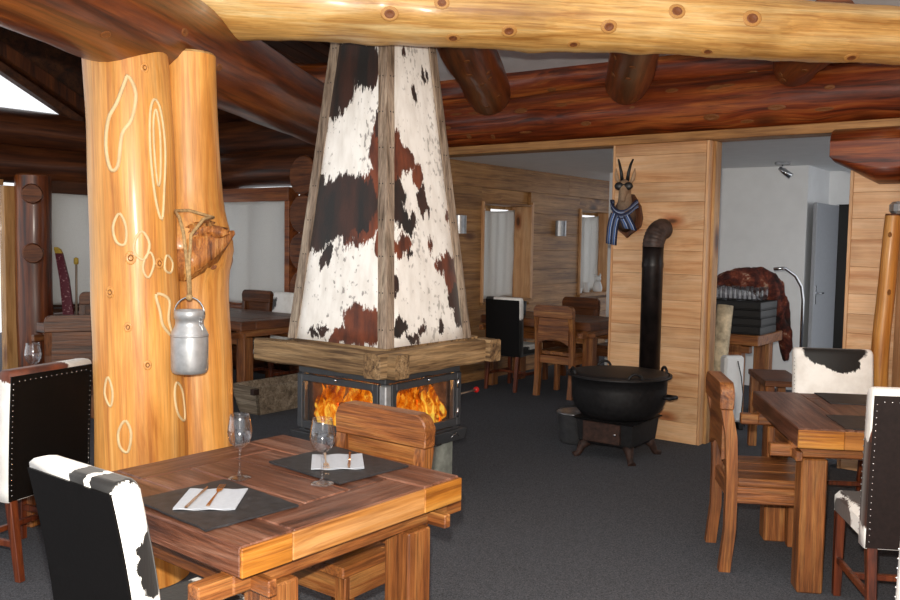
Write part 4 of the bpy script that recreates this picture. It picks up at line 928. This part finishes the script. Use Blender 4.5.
def ribbon(path, wvec, n, name, par, mat, th=.012):
    """strip through path; wvec(i)->width vector; uv.x across"""
    me = bpy.data.meshes.new(name); vs, fs, k = [], [], len(path)
    for i, p in enumerate(path):
        w = Vector(wvec(i)); nn = Vector((0, 1, 0))
        for j in range(n + 1): f = j / n - .5; vs.append(Vector(p) + w * f + nn * .006 * math.cos(j * 2.2))
    for i in range(k - 1):
        for j in range(n): a = i * (n + 1) + j; fs.append((a, a + 1, a + n + 2, a + n + 1))
    me.from_pydata(vs, [], fs); uvl = me.uv_layers.new()
    for p in me.polygons:
        p.use_smooth = True
        for li in p.loop_indices: vi = me.loops[li].vertex_index; uvl.data[li].uv = ((vi % (n + 1)) / n, (vi // (n + 1)) / k)
    me.materials.append(M[mat]); o = link(name, me, par); md = o.modifiers.new('t', 'SOLIDIFY'); md.thickness = th; return o
sc_ = thing('scarf', 'blue and white striped scarf wrapped round the mounted chamois head', 'scarf', HM @ Vector((hx, .0, 1.745)), RW + R(12))
ringp = []
for k in range(21):
    a = math.pi * (-.15 + 1.3 * k / 20) ; ringp.append((.098 * math.cos(a), .085 + .085 * math.sin(a), .11 - .085 * math.sin(a) ** 2 * (1 if math.sin(a) > 0 else 0)))
ribbon(ringp, lambda i: (0, .02, .07), 6, 'neck_wrap', sc_, 'scarf')
ribbon([(.04, .175, .03), (.06, .165, -.02), (.075, .15, -.08), (.085, .13, -.15), (.09, .12, -.21)], lambda i: (.075, .01, .015), 6, 'scarf_end', sc_, 'scarf')
ribbon([(-.01, .175, .03), (-.03, .165, -.01), (-.05, .155, -.05), (-.065, .15, -.09)], lambda i: (.10, .01, .02), 6, 'scarf_end', sc_, 'scarf')
# wall lamps on the annex wall
for k, s_ in enumerate((-.03, 2.08)):
    wlm = thing('wall_lamp', ['half-round brushed steel wall lamp between the chimney hood and the first curtain', 'half-round brushed steel wall lamp between the two curtained windows'][k], 'wall lamp', W0 + U * s_ - V * .005 + UP * 1.62, math.pi * 1.5 - A0, 'steel wall lamps')
    b = B(); n = 16; ro = [(.085 * math.cos(math.pi * j / n), .095 * math.sin(math.pi * j / n)) for j in range(n + 1)]; ri = [(x * .93, y * .93) for x, y in reversed(ro)]
    b.prism(ro + ri, 'z', 0, .19); b.out('shade', 'brushed', wlm)
    b = B(); b.box2((-.04, 0, .05), (.04, .012, .14), .002); b.out('back_plate', 'brushed', wlm)
    b = B(); b.lathe([(.014, .08), (.02, .09), (.03, .13), (.022, .15), (.001, .155)], 12, (0, .045, 0)); b.out('bulb', 'white_enamel', wlm)
# ================================================================== ANNEX TABLE
AC = Vector((1.38, 8.42, 0))
ATc = AC + V * .66 + U * .4
table('dark oak table standing end-on to the annex plank wall', ATc, RW, 1.3, .8, .76, 4, (.06, .12), 'oak_dk_x', 'oak_dk_y')
cow_chair('black leather-backed chair with white piping on the annex table', Vector((.54, 8.9, 0)) + U * .24, U, HIDE['d'], H=.97, w=.42, studs=False, tilt=.02)
wood_chair('oak chair with arched back panel at the annex table', Vector((1.08, 8.53, 0)) + U * .2 + V * .04, U, H=.92, w=.44)
wood_chair('oak chair at the far side of the annex table nearest the plank partition', AC + V * .14 + U * .98, -U, H=.95, dk=True)
wood_chair('oak chair at the far side of the annex table nearest the annex wall', AC + V * .78 + U * 1.0, -U, H=.92, dk=True)
wood_chair('dark oak chair standing under the far annex window', AC + V * .1 + U * 1.75, U, H=.95, dk=True)
cu = thing('candle_holder', 'small dark metal cup with a lit candle on the annex table', 'candle holder', (.76, 9.2, .761))
b = B(); b.lathe([(.045, 0), (.052, .005), (.058, .15), (.055, .15), (.05, .012), (.001, .01)], 20); b.out('cup', 'steel_dk', cu)
b = B(); b.lathe([(.03, .012), (.03, .135), (.001, .137)], 14); cn = b.out('candle', 'white_enamel', cu)
b = B(); b.tube([(0, 0, .137), (0, 0, .150), (.001, 0, .162), (0, 0, .175)], [.003, .007, .005, .001], 8); b.out('candle_flame', 'candle_flame', cn)
sill = lambda s_, d: W0 + U * s_ + V * d + UP * .866
b = B(); b.lathe([(.035, 0), (.04, .005), (.042, .14), (.04, .142), (.001, .14)], 18); tag(b.out('pillar_candle', 'white_enamel', None, Matrix.Translation(sill(3.0, .08))), 'tall white pillar candle on the far annex window sill', 'candle', 'white candles')
b = B(); b.lathe([(.045, 0), (.05, .005), (.05, .07), (.001, .07)], 18); tag(b.out('pillar_candle', 'white_enamel', None, Matrix.Translation(sill(2.78, .08))), 'short white pillar candle on the far annex window sill', 'candle', 'white candles')
fg = thing('white_figurine', 'white animal figurine on the far annex window sill', 'figurine', sill(3.28, .06))
b = B(); b.lathe([(.05, 0), (.06, .02), (.065, .07), (.05, .12), (.04, .15)], 16); b.out('body', 'white_enamel', fg)
b = B(); b.sphere((0, -.01, .185), (.045, .05, .045), 12, 8); b.out('head', 'white_enamel', fg)
for s_ in (-1, 1):
    b = B(); b.tube([(s_ * .028, 0, .21), (s_ * .035, 0, .24), (s_ * .03, 0, .262)], [.014, .012, .003], 8); b.out('ear', 'white_enamel', fg)
# ================================================================== LEFT BACK DINING CORNER
tg = thing('feeding_trough', 'grey weathered wooden trough standing on the carpet beside the stove', 'trough', (-1.69, 7.38, 0), -A0)
# local y = U (length), x = -V
def wallq(b, pts): b.hexa(pts, .004)
Lt, wt, wbm, ht = 1.15, .36, .24, .255
for nm, q in (('long_board', ((0, 0),)),): pass
def trap(x0b, y0b, x1b, y1b, x0t, y0t, x1t, y1t, off):
    o_ = Vector((*off, 0)); pb0, pb1, pt0, pt1 = Vector((x0b, y0b, 0)), Vector((x1b, y1b, 0)), Vector((x0t, y0t, ht)), Vector((x1t, y1t, ht))
    b = B(); b.hexa([pb0, pb1, pb1 + o_, pb0 + o_, pt0, pt1, pt1 + o_, pt0 + o_], .004); return b.out('trough_board', 'trough', tg)
trap(0, .07, 0, Lt, .05, 0, .05, Lt + .07, (-.025, 0)); trap(-.26, .07, -.26, Lt, -.31, 0, -.31, Lt + .07, (.025, 0))
trap(0, .07, -.26, .07, .05, 0, -.31, 0, (0, .025)); trap(0, Lt, -.26, Lt, .05, Lt + .07, -.31, Lt + .07, (0, -.025))
b = B(); b.box2((-.26, .08, .0), (0, Lt, .025), .003); b.out('bottom_board', 'trough', tg)
b = B(); b.box((.03, -.0, .22), (.05, .06, .05), None, .003); b.out('corner_iron', 'rust', tg)
LTc = Vector((-2.12, 8.55, 0))
table('dark oak table under the curtained log wall window', LTc + V * .1, -A0, 1.5, .95, .78, 4, (.06, .1), 'oak_dk_x', 'oak_dk_y')
wood_chair('dark oak chair on the window side of the table behind the trough', LTc + V * .52 + U * .49, -U, H=.97, dk=True)
cow_chair('white cowhide chair on the window side of the table behind the trough', LTc - V * .0 + U * .48, -U, HIDE['e'], H=.97, studs=False)
LT2 = Vector((-3.05, 7.75, 0))
table('dark oak table under the left window with the red ski decoration', LT2, -A0, .9, .9, .76, 4, (.1, .1), 'oak_dk_x', 'oak_dk_y')
wood_chair('dark oak chair with its back to the room under the left window', Vector((-2.86, 6.62, 0)), Vector((-.4, .9, 0)), H=.95, dk=True)
wood_chair('dark oak chair against the sill of the left window', Vector((-3.38, 8.40, 0)), Vector((.3, -.9, 0)), H=.98, dk=True)
rs2 = NT('dark_red_speckled_paint'); co, _ = rs2.objco(); rs2.bsdf(Base_Color=rs2.ramp(rs2.noise(co, 45, 2), [(.60, '#5a0f22'), (.68, '#b08a8a')]), Roughness=.5); M['red_speck'] = rs2.m
M['yellow'] = plain('yellow_paint', '#c2a23a', .5)
dk_ = thing('red_ski_decoration', 'dark red speckled ski-like board with yellow tip leaning at the left window', 'decoration', W1 + U * .02 - V * .2)
pth = [(-.0, 0, .0), (-.03, .0, .9), (-.06, .0, 1.2), (-.1, -.01, 1.38)]
b = B(); b.loft([[(x - w, y, z), (x + w, y, z), (x + w, y + .03, z), (x - w, y + .03, z)] for (x, y, z), w in zip([(.1, 0, 0), (.06, .0, .8), (.03, 0, 1.1), (-.02, 0, 1.36)], (.05, .05, .045, .035))], True, False); b.out('board', 'red_speck', dk_)
b = B(); b.loft([[(x - w, y, z), (x + w, y, z), (x + w, y + .03, z), (x - w, y + .03, z)] for (x, y, z), w in zip([(-.02, 0, 1.36), (-.035, 0, 1.40), (-.05, 0, 1.42)], (.035, .03, .012))], True, False); b.out('tip', 'yellow', dk_)
sk = thing('ski_stick', 'thin stick with a yellow knob leaning at the left window', 'stick', W1 + U * .17 - V * .2)
b = B(); b.tube([(0, 0, 0), (.01, 0, 1.25)], .012, 8); b.out('shaft', 'old_wood', sk)
b = B(); b.lathe([(.02, 1.25), (.024, 1.27), (.022, 1.31), (.001, 1.32)], 12, (.01, 0, 0)); b.out('knob', 'yellow', sk)
# ================================================================== WHITE ROOM
WT = Vector((2.67, 7.44, 0))
wtb = thing('side_table', 'brown wooden side table stacked with black crates in the white room', 'table', WT, RW)
# local x = V (left), y = -U
b = B(); b.box2((0, -.70, .67), (1.3, 0, .76), .006); b.out('table_top', 'oak_x', wtb)
b = B(); b.box2((.08, -.1, .60), (.5, -.02, .66), .004); b.out('bearer', 'oak_x', wtb)
for x, y in ((.22, -.08), (.14, -.60), (1.15, -.08), (1.15, -.60)):
    b = B(); b.box2((x - .07, y - .06, 0), (x + .07, y + .06, .669), .006); b.out('leg', 'oak', wtb)
for k in range(4):
    c_ = thing('black_crate', ['flat black crate at the bottom of the stack on the side table', 'flat black crate second from the bottom of the stack', 'flat black crate second from the top of the stack', 'flat black crate on top of the stack holding glasses'][k], 'crate', WT + V * .30 - U * -.30 + UP * (.761 + .072 * k), RW + R(random.uniform(-1.5, 1.5)), 'black crates')
    b = B(); b.box2((-.29, -.23, 0), (.29, .23, .012), .003); b.out('base', 'black_plastic', c_)
    for q in ((-.29, -.23, -.272, .23), (.272, -.23, .29, .23), (-.272, -.23, .272, -.212), (-.272, .212, .272, .23)):
        b = B(); b.box2((q[0], q[1], .012), (q[2], q[3], .07), .003); b.out('side', 'black_plastic', c_)
for k in range(12):
    i, j = k % 4, k // 4; b = B(); b.lathe([(.026, 0), (.03, .002), (.036, .12), (.034, .12), (.027, .006), (.001, .005)], 16)
    tag(b.out('tumbler', 'glass', None, Matrix.Translation(WT + V * (.10 + .13 * i) + U * (.17 + .13 * j) + UP * 1.05)), 'clear drinking glass standing in the top black crate', 'drinking glass', 'glasses in the top crate')
# fur throw over a chrome stand
sd = thing('chrome_stand', 'curved chrome stand behind the black crates', 'stand', (3.27, 8.0, 0))
b = B(); b.lathe([(.16, 0), (.16, .02), (.02, .03), (.001, .03)], 24); b.out('base', 'chrome', sd)
b = B(); b.tube([(0, 0, .02), (0, 0, 1.05), (-.02, .0, 1.17), (-.08, 0, 1.27), (-.18, 0, 1.34), (-.28, 0, 1.33)], .014, 10); b.out('curved_pole', 'chrome', sd)
ft = NT('red_brown_fur'); co, _ = ft.objco(); ft.bsdf(Base_Color=ft.ramp(ft.noise(co, 6, 6, .72), [(.36, '#1c0d0b'), (.48, '#4a1c14'), (.58, '#7a3a24'), (.66, '#b9a08a')]), Roughness=.9); ft.bump(ft.noise(co, 70, 4), .8, .01); M['fur_red'] = ft.m
b = B(); rings = []; fpth = [(2.52, 1.22, 1.15), (2.6, 1.29, 1.17), (2.72, 1.325, 1.14), (2.86, 1.335, 1.10), (2.98, 1.325, 1.02), (3.08, 1.28, .85), (3.15, 1.2, .62), (3.2, 1.05, .45), (3.235, .8, .46)]
for k in range(41):
    f = k / 40 * (len(fpth) - 1); i0 = min(int(f), len(fpth) - 2); q_ = f - i0
    x_, zt2, zb2 = (fpth[i0][c] * (1 - q_) + fpth[i0 + 1][c] * q_ for c in range(3)); ring = []
    for j in range(26):
        q = 2 * math.pi * j / 26; cs, sn = math.cos(q), math.sin(q)
        p = Vector((x_, 8.22 + .10 * cs, (zt2 + zb2) / 2 + (zt2 - zb2) / 2 * sn))
        nn = noise.noise((p.x * 9, cs * 2, p.z * 9)) * .035 + noise.noise((p.x * 30, cs * 3, p.z * 22)) * .014
        ring.append(p + Vector((nn * .4, cs * nn * 2, sn * nn)))
    rings.append(ring)
b.loft(rings); tag(b.out('fur_throw', 'fur_red'), 'red-brown fur throw draped over the chrome stand', 'fur throw')
# rolled pale bundle, heater, wires
b = B(); b.tube([(2.30, 7.42, .0), (2.34, 7.46, .5), (2.40, 7.52, 1.02)], [.075, .072, .068], 20); ro_ = b.out('birch_roll', 'old_wood'); M['birch'] = plain('pale_birch_bark', '#cdbb9c', .8, 0, .25, 14, .4); ro_.data.materials[0] = M['birch']; tag(ro_, 'pale birch-like roll leaning behind the partition edge', 'roll')
hp = thing('white_heater', 'slim white panel heater with a dark cord beside the partition', 'heater', (2.38, 7.22, 0), R(12))
b = B(); b.box2((-.09, -.05, .06), (.09, .05, .62), .02); b.out('panel', 'white_enamel', hp)
b = B(); b.tube([(.02, -.055, .58), (.05, -.065, .45), (.07, -.07, .3), (.06, -.07, .12), (.09, -.08, .03)], .005, 6); b.out('cord', 'black_plastic', hp)
for s_ in (-1, 1):
    b = B(); b.box((s_ * .06, 0, .03), (.04, .16, .06), None, .006); b.out('foot', 'black_plastic', hp)
# plant with long leaves behind partition
pl = thing('potted_plant', 'plant with long drooping leaves beside the partition edge', 'plant', (2.18, 8.02, .762))
b = B(); b.lathe([(.05, 0), (.075, .13), (.08, .135), (.07, .13), (.001, .12)], 16); b.out('pot', 'alu', pl)
M['leaf'] = plain('olive_leaf', '#55603c', .6, 0, .2)
for k in range(7):
    a = k * .9 + .3; d = Vector((math.cos(a), math.sin(a), 0)); b = B(); ln_ = .26 + .05 * (k % 3); rings = []
    for j in range(7):
        f = j / 6; p = d * (ln_ * .7 * f) + UP * (.12 + ln_ * math.sin(f * 2.2) * .75); w = d.cross(UP) * (.012 * math.sin(math.pi * min(.98, f + .08)) + .001)
        rings.append([p - w, p + w, p + w + UP * .002, p - w + UP * .002])
    b.loft(rings, True, False); b.out('leaf', 'leaf', pl)
sp = thing('ceiling_spot', 'small chrome spotlight on the white room ceiling', 'spotlight', (3.35, 8.85, 2.39))
b = B(); b.box2((-.07, -.03, -.025), (.07, .03, 0), .003); b.out('mount', 'brushed', sp)
b = B(); b.tube([(0, 0, -.02), (0, 0, -.07)], .008, 8); b.out('stem', 'chrome', sp)
b = B(); b.tube([(-.03, 0, -.06), (.0, -.02, -.085), (.07, -.06, -.15)], [.018, .03, .035], 14); b.out('lamp_head', 'chrome', sp)
bx = thing('wooden_bench', 'low wooden bench with dark woven top beside the wide oak table', 'bench', (2.40, 6.35, 0), R(-8))
b = B(); b.box2((-.12, -.3, .55), (.16, .3, .59), .004); b.out('bench_top', 'oak_dk_x', bx)
for x in (-.08, .12):
    for y in (-.26, .26):
        b = B(); b.box2((x - .03, y - .03, 0), (x + .03, y + .03, .549), .004); b.out('leg', 'oak', bx)
